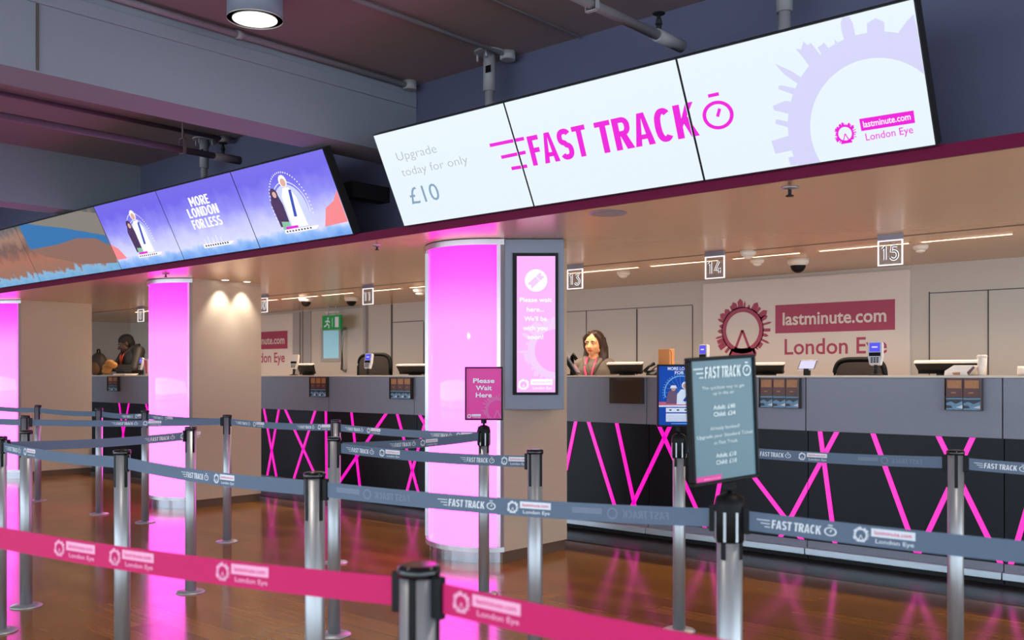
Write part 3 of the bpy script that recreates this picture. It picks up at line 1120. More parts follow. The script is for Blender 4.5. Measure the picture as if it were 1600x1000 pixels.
def sprinkler_pipe(x, zc, label, heads, hangers, m):
    t = thing('sprinkler_pipe', label, 'pipe', (x, 4.5, zc), 'sprinkler pipes')
    MB().cyl((x, Y_FRONT, zc), (x, 4.28, zc), 0.026, n=14).build('tube', m, t)
    MB().cyl((x, 4.28, zc), (x, 4.52, zc), 0.034, n=14).build('end_coupling', m, t)
    for y in heads:
        MB().cyl((x, y, zc + 0.03), (x, y, zc + 0.06), 0.014, n=10).cyl((x, y, zc + 0.06), (x, y, zc + 0.11), 0.02, 0.008, n=10).cyl((x, y, zc + 0.115), (x, y, zc + 0.12), 0.034, n=14).build('sprinkler_head', M_blackmatte, t)
    for y in hangers:
        hb_ = MB().cyl((x, y, zc + 0.09), (x, y, Z_CEIL), 0.007, n=8)
        hb_.box((x - 0.034, y - 0.012, zc - 0.032), (x - 0.029, y + 0.012, zc + 0.09)).box((x + 0.029, y - 0.012, zc - 0.032), (x + 0.034, y + 0.012, zc + 0.09)).box((x - 0.034, y - 0.012, zc + 0.086), (x + 0.034, y + 0.012, zc + 0.092)).box((x - 0.034, y - 0.012, zc - 0.034), (x + 0.034, y + 0.012, zc - 0.029))
        hb_.build('hanger', m, t)
    return t


sprinkler_pipe(-2.81, 3.085, 'grey sprinkler pipe ending above the white fast track screens', [4.3], [3.72], M_pipe)
sprinkler_pipe(-7.1, 3.10, 'dim sprinkler pipe ending above the violet screens', [4.36], [4.0, 0.8], M_pipem)


def conduit(x, z, r, label, clips, box=True, m=None, y1=4.7):
    m = m or M_pipe
    t = thing('ceiling_conduit', label, 'conduit', (x, y1, z), 'ceiling conduits')
    MB().cyl((x, Y_FRONT, z), (x, y1, z), r, n=10).build('tube', m, t)
    for y in clips:
        MB().cyl((x, y - 0.02, z), (x, y + 0.02, z), r * 1.35, n=10).build('saddle', m, t)
    if box:
        MB().cyl((x, y1, z - 0.03), (x, y1, Z_CEIL), 0.05, n=18).build('junction_box', m, t)
    return t


conduit(-4.24, 3.395, 0.014, 'ceiling conduit with round box, running beside the round downlight', [3.3])
conduit(-3.70, 3.41, 0.006, 'thin wire on the ceiling behind the white screens', [3.6], False, y1=4.79)
conduit(-5.19, 3.385, 0.02, 'thick conduit in the corner between ceiling and wide beam', [1.9, 3.3])
conduit(-7.62, 3.395, 0.018, 'dim ceiling conduit with round box behind the violet screens', [2.4], m=M_pipem)
conduit(-6.55, 3.395, 0.018, 'dim ceiling conduit in the bay between the beams', [3.2], False, m=M_pipem, y1=4.79)
tag(MB().box((-5.228, Y_FRONT + 0.05, 3.25), (-5.214, Y_WALL - 0.01, 3.33)).build('cable_trunking', M_beam, loc=(-5.23, Y_WALL, 3.25), bevel=0.003), 'flat grey cable trunking along the top of the wide beam', 'trunking')


def drop_pole(x, label, r=0.03):
    t = thing('screen_support', label, 'support pole', (x, 4.62, Z_SOFT), 'screen support poles')
    MB().cyl((x, 4.62, Z_SOFT), (x, 4.62, 3.24), r, n=18).cyl((x, 4.62, 3.16), (x, 4.62, Z_CEIL - 0.01), r * 1.35, n=18).build('pole', M_pipe, t)
    MB().cyl((x, 4.62, Z_CEIL - 0.012), (x, 4.62, Z_CEIL), 0.1, n=20).build('ceiling_plate', M_pipe, t)
    for a in range(4):
        MB().cyl((x + 0.08 * math.cos(a * 1.57 + .5), 4.62 + 0.08 * math.sin(a * 1.57 + .5), Z_CEIL - 0.06), (x + 0.08 * math.cos(a * 1.57 + .5), 4.62 + 0.08 * math.sin(a * 1.57 + .5), Z_CEIL - 0.01), 0.008, n=8).build('bolt', M_pipe, t)
    MB().box((x + 0.005, 4.62 - r * 1.42, 3.27), (x + 0.05, 4.62 - r * 1.3, 3.315)).build('socket_hole', M_black, t)


drop_pole(-4.33, 'grey support pole behind the screen that reads Upgrade')
drop_pole(-2.26, 'grey support pole behind the screen with the skyline ring')
drop_pole(-7.83, 'dim support pole behind the MORE LONDON screen')

# ------------------------------------------------------------------ under the soffit
YL = 7.03
led = [((886, 0), (998, 0)), ((1018, 0), (1122, 0)), ((1146, 0), (1250, 0)), ((1281, 0), (1420, 0)), ((1440, 0), (1582, 0)), ((504, 0), (552, 0)), ((582, 0), (626, 0)), ((640, 0), (690, 0)), ((409, 0), (434, 0)), ((212, 0), (238, 0)), ((240, 0), (262, 0)), ((1620, 0), (1800, 0)), ((700, 0), (780, 0)), ((790, 0), (872, 0)), ((440, 0), (496, 0)), ((270, 0), (330, 0)), ((340, 0), (400, 0))]
desc = ['between the 13 sign and column', 'meeting the 14 sign', 'over the wall sign board', 'meeting the 15 sign', 'beyond the 15 sign', 'above the green exit sign', 'beside the 11 sign', 'entering behind the display column', 'behind the 10 sign', 'behind the 8 sign', 'next to the second pink column']
for i, (p, q_) in enumerate(led):
    xa, xb = xat(p[0], YL), xat(q_[0], YL)
    if i < len(desc):
        lab = 'slim recessed light strip ' + desc[i]
    else:
        lab = 'slim recessed light strip hidden behind a column or out of frame'
    t = thing('light_strip', lab, 'lamp', (xa, YL, Z_SOF), 'recessed light strips')
    MB().box((xa, YL - 0.015, Z_SOF - 0.004), (xb, YL + 0.015, Z_SOF - 0.0005)).build('diffuser', M_led, t)
    hollow(Plane((0, YL, Z_SOF), (1, 0, 0), (0, 1, 0)), xa - 0.008, -0.024, xb + 0.008, 0.024, 0.008, -0.007, 0.0).build('trim_ring', M_soffit, t)
    ld = area_light('strip_light', ((xb - xa) / 2, 0, -0.006), (xb - xa, 0.03), 15.5 * (xb - xa), (1.0, 0.80, 0.60), (0, 0, 0))
    ld.data.spread = math.radians(150)
    ld.parent = t


def dome(px, py, r, label, name, cat, black=True, group=None):
    p = at(px, py, Z=Z_SOF)
    t = thing(name, label, cat, p, group)
    MB().lathe([(r, 0), (r, -r * 0.35), (r * 0.8, -r * 0.62)], p).build('body', M_off, t)
    if black:
        MB().ball((p.x, p.y, p.z - r * 0.6), r * 0.72, 18, 10).build('dome', M_black, t)
    else:
        MB().lathe([(r * 0.62, -r * 0.6), (r * 0.62, -r * 0.85), (r * 0.3, -r * 1.0)], p).build('sensor', M_off, t)


dome(1247, 405, 0.085, 'white dome camera with black lens over the wall sign board', 'dome_camera', 'camera', True, 'dome cameras')
dome(478, 465, 0.085, 'black dome camera over the partly hidden sign board', 'dome_camera', 'camera', True, 'dome cameras')
dome(549, 464, 0.085, 'dome camera beside the number 11 sign', 'dome_camera', 'camera', True, 'dome cameras')
dome(1169, 392, 0.06, 'smoke detector touching the light strip past the 14 sign', 'smoke_detector', 'smoke detector', False, 'smoke detectors')
dome(1183, 405, 0.055, 'smoke detector between the 14 sign and the dome camera', 'smoke_detector', 'smoke detector', False, 'smoke detectors')
dome(1438, 383, 0.055, 'smoke detector beside the number 15 sign', 'smoke_detector', 'smoke detector', False, 'smoke detectors')
dome(974, 424, 0.06, 'smoke detector between the 13 and 14 signs', 'smoke_detector', 'smoke detector', False, 'smoke detectors')
dome(656, 450, 0.08, 'smoke detector next to the display column', 'smoke_detector', 'smoke detector', False, 'smoke detectors')


def soffit_sprinkler(px, py, s, label):
    p = at(px, py, Z=Z_SOF)
    t = thing('soffit_sprinkler', label, 'sprinkler', p, 'soffit sprinklers')
    MB().lathe([(0.045 * s, 0), (0.045 * s, -0.006), (0.02 * s, -0.012)], p).build('rose', M_frame, t)
    MB().cyl(p, p - V((0, 0, 0.04 * s)), 0.009 * s, n=10).cyl(p - V((0, 0, 0.04 * s)), p - V((0, 0, 0.045 * s)), 0.02 * s, n=12).build('nozzle', M_blackmatte, t)


soffit_sprinkler(1234, 293, 1.0, 'small sprinkler under the soffit below the white screens')
soffit_sprinkler(589, 383, 0.8, 'small sprinkler under the soffit beside the gap between screens')
soffit_sprinkler(259, 427, 0.8, 'small sprinkler above the second pink column')
p = at(950, 333, Z=Z_SOF)
tag(MB().lathe([(0.11, 0), (0.11, -0.004), (0.095, -0.006)], p, 32).build('ceiling_speaker', M_acrylbr, loc=p), 'flat round ceiling speaker in the soffit below the fast track words', 'speaker')

for px, py, lab in ((352, 437, 'bright recessed spotlight next to the pink column corner'), (386, 440.5, 'bright recessed spotlight farther along the beige column side')):
    x = -8.62 + 0.10
    p = at(px, py, Z=Z_SOF)
    p.x = x
    r_ = ray(px, py)
    p.y = x * r_.y / r_.x
    t = thing('recessed_spotlight', lab, 'lamp', p, 'recessed spotlights')
    MB().lathe([(0.045, 0), (0.045, -0.004), (0.036, -0.004)], p, 24, False).build('rim', M_frame, t)
    MB().lathe([(0.035, -0.0005), (0.035, -0.003)], p, 24).build('lens', M_lamp, t)
    d = bpy.data.lights.new('spot', 'SPOT')
    d.energy = 26
    d.color = (1.0, 0.96, 0.88)
    d.spot_size = math.radians(75)
    d.spot_blend = 0.8
    d.shadow_soft_size = 0.03
    lo = bpy.data.objects.new('spot', d)
    COL.objects.link(lo)
    lo.parent = t
    lo.location = (0, 0, -0.012)
    lo.rotation_euler = (0, math.radians(12), 0)

# number signs
YN = 6.55
for num, px in (('15', 1391), ('14', 1117), ('13', 898.5), ('11', 575), ('10', 411.5), ('8', 220)):
    x = xat(px, YN)
    t = thing('number_sign', 'edge lit number %s sign hanging from the soffit' % num, 'sign', (x, YN, Z_SOF), 'counter number signs')
    pn = Plane((x, YN, Z_SOF), (1, 0, 0), (0, 0, 1))
    slab(pn, -0.083, -0.034, 0.083, 0.0, -0.012, 0.012).build('bracket', M_acrylbr, t)
    slab(pn, -0.08, -0.203, 0.08, -0.034, -0.004, 0.004).build('pane', M_acryl, t)
    hollow(pn, -0.084, -0.207, 0.084, -0.036, 0.008, -0.006, 0.006).build('frame', M_neonwhite, t)
    ar = Art()
    sc_ = 0.09
    wd = 0.58 * len(num) + 0.1 * (len(num) - 1)
    for i, ch in enumerate(num):
        x0 = (-wd / 2 + i * 0.68) * sc_
        for pts, cl in digit(ch):
            q_ = [(x0 + a_ * sc_, -0.168 + b_ * sc_) for a_, b_ in pts]
            for ww, mm, ll in ((0.021, M_neonwhite, 1), (0.009, M_darknum, 2)):
                vs, fs = strip(q_, ww, cl)
                ar.put(vs, fs, mm, ll)
    ar.build('numeral', lambda u, v, d: pn(u, v, 0.0045 + d), t)

# ------------------------------------------------------------------ back wall signs
YS = Y_BACK - 0.035
pw = Plane((0, YS, 0), (1, 0, 0), (0, 0, 1))
a, b = pw.uv(1098, 442), pw.uv(1421, 420)


def sign_board(dx, label):
    t = thing('wall_sign_board', label, 'sign', (a[0] + dx, YS, 0.9), 'cream sign boards on the back wall')
    slab(pw, a[0] + dx, 0.9, b[0] + dx, 2.212, -0.034, 0.0).build('board', M_board, t, bevel=0.003)
    ar = Art()
    c = pw.uv(1160, 516)
    R = abs(pw.uv(1118, 516)[0] - c[0]) * 1.0
    ar.part('wheel_logo').wheel(c, R, M_logo, 1, 3)
    p, r = pw.uv(1211.5, 499.5), pw.uv(1398.5, 491.5)
    ar.part('name_lettering')
    zt_, zb_ = pw.uv(1211, 477)[1], pw.uv(1212, 521)[1]
    ar.rect(p[0], zb_, r[0], zt_, M_logo, 1)
    ptext(ar, pw, 'lastminute.com', (1223, 508), (1385, 502), 20, M_logotext, 2, 0.02)
    ptext(ar, pw, 'London Eye', (1226, 554), (1386, 551), 25, M_logo, 2, 0.012)
    ar.build('printed_logo', lambda u, v, d: pw(u + dx, v, d), t)


sign_board(0.0, 'large cream sign board with raspberry wheel logo between 14 and 15')
sign_board(xat(457, YS) - b[0], 'large cream sign board half hidden behind the second column')

p, r = at(503.5, 516, Y=8.2), at(532, 491.5, Y=8.2)
t = thing('exit_sign', 'green emergency exit sign with running figure over the door', 'sign', (p.x, 8.2, p.z))
pe = Plane((p.x, 8.2, p.z), (1, 0, 0), (0, 0, 1))
w, h = r.x - p.x, r.z - p.z
slab(pe, 0, 0, w, h, -0.03, 0).build('panel', M_green, t)
MB().cyl(pe(w * 0.3, h, -0.015), pe(w * 0.3, Z_SOF - p.z, -0.015), 0.006, n=8).cyl(pe(w * 0.7, h, -0.015), pe(w * 0.7, Z_SOF - p.z, -0.015), 0.006, n=8).build('hanging_rod', M_frame, t)
ar = Art()
ar.rect(w * 0.70, h * 0.16, w * 0.9, h * 0.86, M_posterw, 1)
ar.disc((w * 0.32, h * 0.78), h * 0.09, M_posterw, 1)
for l0, l1 in (((0.31, 0.66), (0.27, 0.42)), ((0.27, 0.42), (0.38, 0.3)), ((0.38, 0.3), (0.36, 0.12)), ((0.27, 0.42), (0.2, 0.28)), ((0.2, 0.28), (0.1, 0.24)), ((0.31, 0.64), (0.42, 0.52)), ((0.30, 0.64), (0.17, 0.56))):
    ar.line((w * l0[0], h * l0[1]), (w * l1[0], h * l1[1]), h * 0.1, M_posterw, 1)
ar.line((w * 0.56, h * 0.2), (w * 0.56, h * 0.8), h * 0.06, M_posterw, 1)
ar.build('pictogram', lambda u, v, d: pe(u, v, d), t)

p = at(160, 545, Y=YB)
tag(MB().box((p.x - 0.13, Y_BACK - 0.012, p.z - 0.04), (p.x + 0.13, Y_BACK - 0.008, p.z + 0.16)).build('wall_notice', M_paper, loc=(p.x, Y_BACK, p.z)), 'pale paper notice on the back wall behind the jacketed man', 'notice')

# ------------------------------------------------------------------ ticket desks
YA, YP = 6.46, 6.50
seams = [-14.45, -13.26, -11.85, -9.8, -8.43, -7.07, -5.7, -4.34, -3.0, -1.72, -0.4]
dl = ['speckled grey ticket desk section in front of the jacketed man', 'ticket desk section running behind the second pink column', 'ticket desk section mostly hidden behind the beige column side',
      'ticket desk section with crossed pink lines next to the beige column side', 'ticket desk section under the number 11 sign, three-wide leaflet rack on it', 'ticket desk section disappearing behind the display column',
      'ticket desk section in front of the seated woman', 'ticket desk section behind the fast track price sign', 'ticket desk section with blue sheen under the number 15 sign', 'ticket desk section at the photo edge past the two-wide leaflet rack']
neon = [(899, 661, 884, 735), (920, 661, 962, 796), (963.5, 662, 995, 806), (1047, 665, 983, 800), (1029, 664, 1100, 822), (1140, 668, 1112, 823), (1118, 667, 1247, 836), (1308, 674, 1222, 834), (1281, 673, 1303, 838),
        (1363.5, 676, 1424, 842), (1465, 679, 1547, 847), (1521, 681, 1444, 845), (1636, 686, 1588, 852),
        (412.5, 640, 431, 741), (435.5, 640, 418, 740), (446, 641, 493, 744), (492, 643, 460, 745), (509, 644, 510, 750), (549, 645, 562, 760), (602, 648, 531, 752), (621, 649, 654, 772), (664, 660, 635, 770), (657, 651, 663, 662),
        (186, 630, 194, 692), (201, 631, 190, 690), (241, 632, 232, 700), (228, 632, 246, 700)]
z_pt, z_pb = 0.909, 0.135
desks = []
for i in range(len(seams) - 1):
    x0, x1 = seams[i] + 0.003, seams[i + 1] - 0.003
    t = thing('ticket_desk', dl[i], 'desk', ((x0 + x1) / 2, YP, 0), 'ticket desk sections')
    desks.append((x0, x1, t))
    MB().box((x0, YA, 0.911), (x1, 6.62, 1.285)).build('apron', M_apron, t, bevel=0.003)
    MB().box((x0, YP, z_pb), (x1, 6.62, 0.911)).build('front_panel', M_panel, t)
    MB().box((x0, YP - 0.012, 0.088), (x1, 6.62, z_pb)).build('skirt', M_apron, t)
    MB().box((x0, 6.44, 0.042), (x1, 6.60, 0.088)).build('foot_ledge', M_steelledge, t, bevel=0.004)
    MB().box((x0, 6.50, 0.004), (x1, 6.62, 0.042)).build('kick_plate', M_blackmatte, t)
    MB().box((x0, 6.62, 0.03), (x1, 6.84, 1.0)).build('carcass', M_apron, t)
for k, (xa, ya, xb, yb) in enumerate(neon):
    p, q_ = at(xa, ya, Y=YP - 0.006), at(xb, yb, Y=YP - 0.006)
    d_ = (q_ - p)
    p = p + d_ * ((z_pt - p.z) / d_.z)
    if q_.z < z_pb + 0.08 or k < 13:
        q_ = p + d_ * ((z_pb + 0.002 - z_pt) / d_.z) if k not in (0, 22) else q_
    n_ = V((d_.z, 0, -d_.x)).normalized()
    e = V((0.016 / max(0.2, abs(n_.x)), 0, 0))
    for x0, x1, t in desks:
        poly = [(p.x - e.x, p.z), (p.x + e.x, p.z), (q_.x + e.x, q_.z), (q_.x - e.x, q_.z)]
        for lim, sg in ((x0, 1), (x1, -1)):
            out = []
            for i_, c_ in enumerate(poly):
                n2 = poly[(i_ + 1) % len(poly)]
                ic, inn = (c_[0] - lim) * sg >= 0, (n2[0] - lim) * sg >= 0
                if ic:
                    out.append(c_)
                if ic != inn:
                    f = (lim - c_[0]) / (n2[0] - c_[0])
                    out.append((lim, c_[1] + f * (n2[1] - c_[1])))
            poly = out
            if not poly:
                break
        if len(poly) < 3 or max(c_[1] for c_ in poly) - min(c_[1] for c_ in poly) < 0.03:
            continue
        MB().rings([[V((c_[0], YP - 0.0005, c_[1])) for c_ in poly], [V((c_[0], YP - 0.008, c_[1])) for c_ in poly]]).build('light_line', M_neon, t)

tag(MB().box((-14.45, 6.445, 1.286), (1.0, 6.98, 1.301)).build('worktop', M_worktop, loc=(-7, 6.78, 1.286), bevel=0.003), 'long pale worktop running on top of all the ticket desks', 'worktop')
ZW = 1.301

# ------------------------------------------------------------------ leaflet racks and leaflets
racks = [((1185, 589, 1248, 637), 3, 'three-wide leaflet rack beside the fast track price sign'),
         ((952, 589, 1002, 630), 0, 'empty smoked leaflet rack in front of the seated woman'),
         ((1475, 590, 1533, 641), 2, 'two-wide leaflet rack under the folded brochures'),
         ((608, 590, 641, 623), 3, 'leaflet rack below the mesh chair and number 11 sign'),
         ((483, 589, 509, 620), 3, 'leaflet rack below the cream card reader'),
         ((167, 588, 183, 611), 2, 'leaflet rack in front of the jacketed man'),
         ((235, 588, 250, 613), 2, 'leaflet rack touching the second pink column')]
M_rack = mat('smoked_rack', S(60, 46, 40), 0.2)
M_clear = mat('clear_rack_front', S(200, 196, 190), 0.1, alpha=0.22)
YRK = YA - 0.045
for (x0, y0, x1, y1), n, lab in racks:
    p, r = at(x0, y1, Y=YRK), at(x1, y0, Y=YRK)
    t = thing('leaflet_rack', lab, 'rack', (p.x, YA, p.z), 'leaflet racks')
    pr = Plane((p.x, YRK, p.z), (1, 0, 0), (0, 0, 1))
    w, h = r.x - p.x, min(r.z, 1.283) - p.z
    slab(pr, 0, 0, w, h, -0.045, -0.04).build('back_plate', M_rack, t)
    slab(pr, 0, 0, 0.004, h, -0.04, 0).build('side_plate', M_rack, t)
    slab(pr, w - 0.004, 0, w, h, -0.04, 0).build('side_plate', M_rack, t)
    slab(pr, 0.004, 0, w - 0.004, 0.004, -0.04, 0).build('shelf', M_rack, t)
    if n:
        slab(pr, 0.004, h * 0.40, w - 0.004, h * 0.415, -0.04, 0).build('shelf', M_rack, t)
    else:
        slab(pr, 0.004, 0.004, w - 0.004, h * 0.9, -0.004, -0.001).build('smoked_front', mat('smoked_acrylic', S(70, 52, 44), 0.15, alpha=0.6), t)
    where = {1185: 'beside the price sign', 1475: 'under the brochures', 608: 'below the 11 sign', 483: 'below the cream card reader', 167: 'before the jacketed man', 235: 'touching the pink column'}.get(x0)
    for row in range(2 if n else 0):
        for k in range(n):
            cw = (w - 0.012) / n
            u0, u1 = 0.006 + cw * k + 0.002, 0.006 + cw * (k + 1) - 0.002
            v0, v1 = (0.005, h * 0.385) if row == 0 else (h * 0.42, h * 0.985)
            col = ('maroon and gold' if row else 'pale blue')
            place = {2: ('first', 'second'), 3: ('first', 'middle', 'third')}[n][k]
            lt = thing('leaflet', '%s leaflet, %s in %s row of rack %s' % (col, place, 'upper' if row else 'lower', where), 'leaflet', pr(u0, v0, -0.02), 'leaflets in the desk racks')
            slab(pr, u0, v0, u1, v1, -0.036, -0.012).build('folded_sheets', M_leaf1 if row else M_leaf3, lt)
            ar = Art()
            W_, H_ = u1 - u0, v1 - v0
            if row:
                ar.rect(u0 + W_ * 0.08, v0 + H_ * 0.48, u1 - W_ * 0.08, v0 + H_ * 0.92, M_leaf2, 1)
                ar.rect(u0 + W_ * 0.3, v0 + H_ * 0.2, u0 + W_ * 0.6, v0 + H_ * 0.27, M_leaf2, 1)
            else:
                ar.poly([(u0, v0 + H_ * 0.55), (u0 + W_ * 0.3, v0 + H_ * 0.7), (u0 + W_ * 0.6, v0 + H_ * 0.5), (u1, v0 + H_ * 0.75), (u1, v0 + H_ * 0.9), (u0, v0 + H_ * 0.88)], M_leaf4, 1)
                ar.poly([(u0, v0 + H_ * 0.1), (u0 + W_ * 0.4, v0 + H_ * 0.15), (u0 + W_ * 0.3, v0 + H_ * 0.35), (u0, v0 + H_ * 0.38)], M_leaf4, 1)
                ar.poly([(u1, v0 + H_ * 0.1), (u1 - W_ * 0.4, v0 + H_ * 0.2), (u1, v0 + H_ * 0.42)], M_posterw, 1)
            ar.build('cover_print', lambda u, v, d: pr(u, v, -0.012 + d), lt)

# ------------------------------------------------------------------ things on the worktop


def monitor(pa, pb, Y, label, rise):
    xa, xb = xat(pa, Y), xat(pb, Y)
    w = xb - xa
    x = (xa + xb) / 2
    t = thing('touch_monitor', label, 'monitor', (x, Y, ZW), 'low monitors on the worktop')
    pm = Plane((x, Y, ZW + 0.012), (1, 0, 0), (0, -0.35, 1.0))
    slab(pm, -w / 2 * 0.9, 0, w / 2 * 0.9, 0.02, -0.03, 0, MB()).build('lower_edge', M_black, t)
    q = [(-w / 2 * 0.9, 0.02), (w / 2 * 0.9, 0.02), (w / 2, rise), (-w / 2, rise)]
    MB().add([pm(u, v, -0.03) for u, v in q] + [pm(u, v, 0) for u, v in q], [(3, 2, 1, 0), (4, 5, 6, 7), (0, 1, 5, 4), (1, 2, 6, 5), (2, 3, 7, 6), (3, 0, 4, 7)]).build('back_shell', M_black, t, bevel=0.004)
    slab(pm, -w / 2, rise, w / 2, rise + 0.012, -0.034, 0.002).build('top_trim', M_off, t)
    MB().cyl((x, Y + 0.02, ZW), (x, Y + 0.02, ZW + 0.012), 0.07, n=20).build('stand', M_blackmatte, t)


monitor(951, 1005, 6.80, 'low black monitor in front of the seated woman', 0.085)
monitor(1168, 1226, 6.80, 'low black monitor half hidden by the fast track price sign', 0.07)
monitor(1430, 1530, 6.85, 'wide low black monitor behind the folded brochures', 0.075)
monitor(622, 672, 6.80, 'low black monitor disappearing behind the display column', 0.09)
monitor(467, 492, 6.80, 'small black monitor beside the cream card reader', 0.11)


def terminal(px, Y, label, hgt, m, w=0.075, yaw=0.0, screen=True, body=None):
    x = xat(px, Y)
    t = thing('card_reader', label, 'card reader', (x, Y, ZW), 'card readers on stands')
    MB().lathe([(0.05, 0), (0.05, 0.006), (0.02, 0.014)], (x, Y, ZW)).build('base', M_blackmatte, t)
    MB().cyl((x, Y, ZW + 0.01), (x, Y + 0.01, ZW + hgt * 0.45), 0.014, n=12).build('pole', M_blackmatte, t)
    ux = V((math.cos(yaw), math.sin(yaw), 0))
    pt = Plane((x, Y - 0.015, ZW + hgt * 0.32), ux, V((0.18 * math.sin(yaw), 0.22, 1.0)) - ux * 0.08)
    L = hgt * 0.7
    q = [(-w * 0.38, 0), (w * 0.38, 0), (w / 2, L * 0.35), (w / 2, L * 0.97), (w * 0.42, L), (-w * 0.42, L), (-w / 2, L * 0.97), (-w / 2, L * 0.35)]
    MB().rings([[pt(u, v, -0.035) for u, v in q], [pt(u, v, 0) for u, v in q]]).build('body', m, t, bevel=0.004)
    ar = Art()
    if screen:
        ar.rect(-w * 0.36, L * 0.55, w * 0.36, L * 0.93, M_bluesc, 1)
        ar.rect(-w * 0.2, L * 0.72, w * 0.2, L * 0.78, M_palesc, 2)
    ar.rect(-w * 0.4, L * 0.36, w * 0.4, L * 0.52, M_black, 1)
    for i in range(3):
        for j in range(3):
            ar.rect(-w * 0.28 + w * 0.2 * i, L * 0.08 + L * 0.085 * j, -w * 0.28 + w * 0.2 * i + w * 0.15, L * 0.08 + L * 0.085 * j + L * 0.06, M_blackmatte, 1)
    ar.build('keypad_and_screen', lambda u, v, d: pt(u, v, 0.0012 + d), t)


M_term = mat('pale_grey_plastic', S(196, 198, 206), 0.4)
terminal(1368, 6.62, 'card reader with blue screen in front of the cream board and chair', 0.235, M_term, 0.1)
terminal(574.5, 6.66, 'card reader with blue screen in front of the dark mesh chair', 0.235, M_term, 0.1, 0.1)
terminal(1099, 6.75, 'card reader with blue screen poking above the fast track sign', 0.25, M_term, 0.095, -0.3)
terminal(219, 6.66, 'card reader with blue screen beside the jacketed man', 0.25, M_term, 0.12, -0.2)
terminal(459, 6.70, 'cream card reader leaning beside the small black monitor', 0.24, M_off, 0.1, 0.35, False)

x = xat(1261, 6.65)
t = thing('tablet', 'small silver tablet with glowing screen on a short stand', 'tablet', (x, 6.65, ZW))
pt = Plane((x, 6.63, ZW + 0.04), (1, 0.1, 0), (0.12, 0.55, 1.0))
slab(pt, -0.068, 0, 0.062, 0.085, -0.014, 0).build('body', M_frame, t, bevel=0.004)
slab(pt, -0.058, 0.01, 0.052, 0.077, 0, 0.001).build('screen', M_palesc, t)
MB().box((x - 0.02, 6.63, ZW), (x + 0.02, 6.67, ZW + 0.05)).build('stand', M_black, t, bevel=0.003)

x = xat(1014, 6.75)
t = thing('desk_phone', 'dark desk telephone between low monitor and blue poster', 'telephone', (x, 6.75, ZW))
pt = Plane((x, 6.72, ZW + 0.01), (1, -0.3, 0), (0.3, 0.9, 0.62))
slab(pt, -0.02, 0.0, 0.09, 0.13, -0.02, 0).build('body', M_black, t, bevel=0.006)
MB().tube([pt(-0.03, 0.01, 0.02), pt(-0.03, 0.07, 0.03), pt(-0.03, 0.13, 0.02)], [0.016, 0.011, 0.016], 12).build('handset', M_black, t)
slab(pt, 0.015, 0.07, 0.08, 0.12, 0, 0.001).build('display', mat('lilac_display', S(120, 96, 120), 0.3), t)
MB().box((x - 0.02, 6.74, ZW), (x + 0.06, 6.8, ZW + 0.04)).build('foot', M_black, t)

x = xat(898, 6.72)
t = thing('pole_monitor', 'slanted touch screen on a black post beside the seated woman', 'monitor', (x, 6.72, ZW))
MB().cyl((x - 0.03, 6.72, ZW), (x - 0.03, 6.72, ZW + 0.16), 0.018, n=14).cyl((x - 0.03, 6.72, ZW), (x - 0.03, 6.72, ZW + 0.01), 0.05, n=18).build('post', M_black, t)
pt = Plane((x + 0.07, 6.66, ZW + 0.015), V((-0.52, 0.855, 0)), V((-0.50, -0.304, 0.92)))
slab(pt, -0.02, 0, 0.24, 0.215, -0.03, 0).build('casing', M_black, t, bevel=0.004)
slab(pt, -0.012, 0.01, 0.232, 0.205, 0, 0.012).build('screen', mat('grey_screen', S(120, 124, 140), 0.2), t)
MB().tube([(x - 0.03, 6.72, ZW + 0.16), (x - 0.01, 6.71, ZW + 0.185), (x + 0.02, 6.72, ZW + 0.14)], 0.016, 10).build('tilt_arm', M_black, t)

p, r = at(1028.5, 586, Y=6.85), at(1046, 545, Y=6.85)
t = thing('kraft_box', 'tall kraft brown card box behind the blue poster', 'box', (p.x, 6.85, ZW))
MB().box((p.x, 6.85, ZW), (r.x, 6.93, r.z)).build('carton', M_kraft, t, bevel=0.003)
MB().tube([(r.x, 6.86, r.z - 0.01), (r.x + 0.012, 6.86, r.z - 0.03), (r.x + 0.014, 6.86, ZW + 0.01)], 0.002, 6).build('string', M_black, t)

# brochures, cup and papers
p, r = at(1478, 585, Y=6.6), at(1524, 570, Y=6.6)
t = thing('brochure_stack', 'folded pile of pale brochures on the worktop above the two-wide rack', 'brochures', (p.x, 6.6, ZW))
q = [(p.x, ZW), (r.x - 0.03, ZW), (r.x + 0.012, ZW + 0.05), (r.x, ZW + 0.066), (p.x + 0.06, ZW + 0.066), (p.x + 0.004, ZW + 0.03)]
MB().rings([[V((x_, 6.56, z_)) for x_, z_ in q], [V((x_, 6.78, z_)) for x_, z_ in q]]).build('sheets', M_paper, t, bevel=0.003)
ar = Art()
ar.poly([(p.x + 0.06, ZW + 0.004), (p.x + 0.1, ZW + 0.002), (p.x + 0.1, ZW + 0.022), (p.x + 0.05, ZW + 0.018)], M_leaf2, 1)
ar.poly([(r.x - 0.03, ZW), (r.x + 0.01, ZW + 0.05), (r.x, ZW + 0.06), (r.x - 0.04, ZW + 0.02)], M_leaf1, 1)
ar.build('cover_print', lambda u, v, d: V((u, 6.56 - d, v)), t)
p = at(1534.5, 585, Y=6.62)
t = thing('paper_cup', 'white paper cup beside the folded brochures', 'cup', (p.x, 6.62, ZW))
MB().lathe([(0.024, 0), (0.03, 0.118)], (p.x, 6.62, ZW)).build('cup_wall', M_paper, t)
MB().lathe([(0.032, 0.116), (0.032, 0.124), (0.026, 0.132)], (p.x, 6.62, ZW)).build('lid', M_off, t)
p = at(1598, 580, Y=6.7)
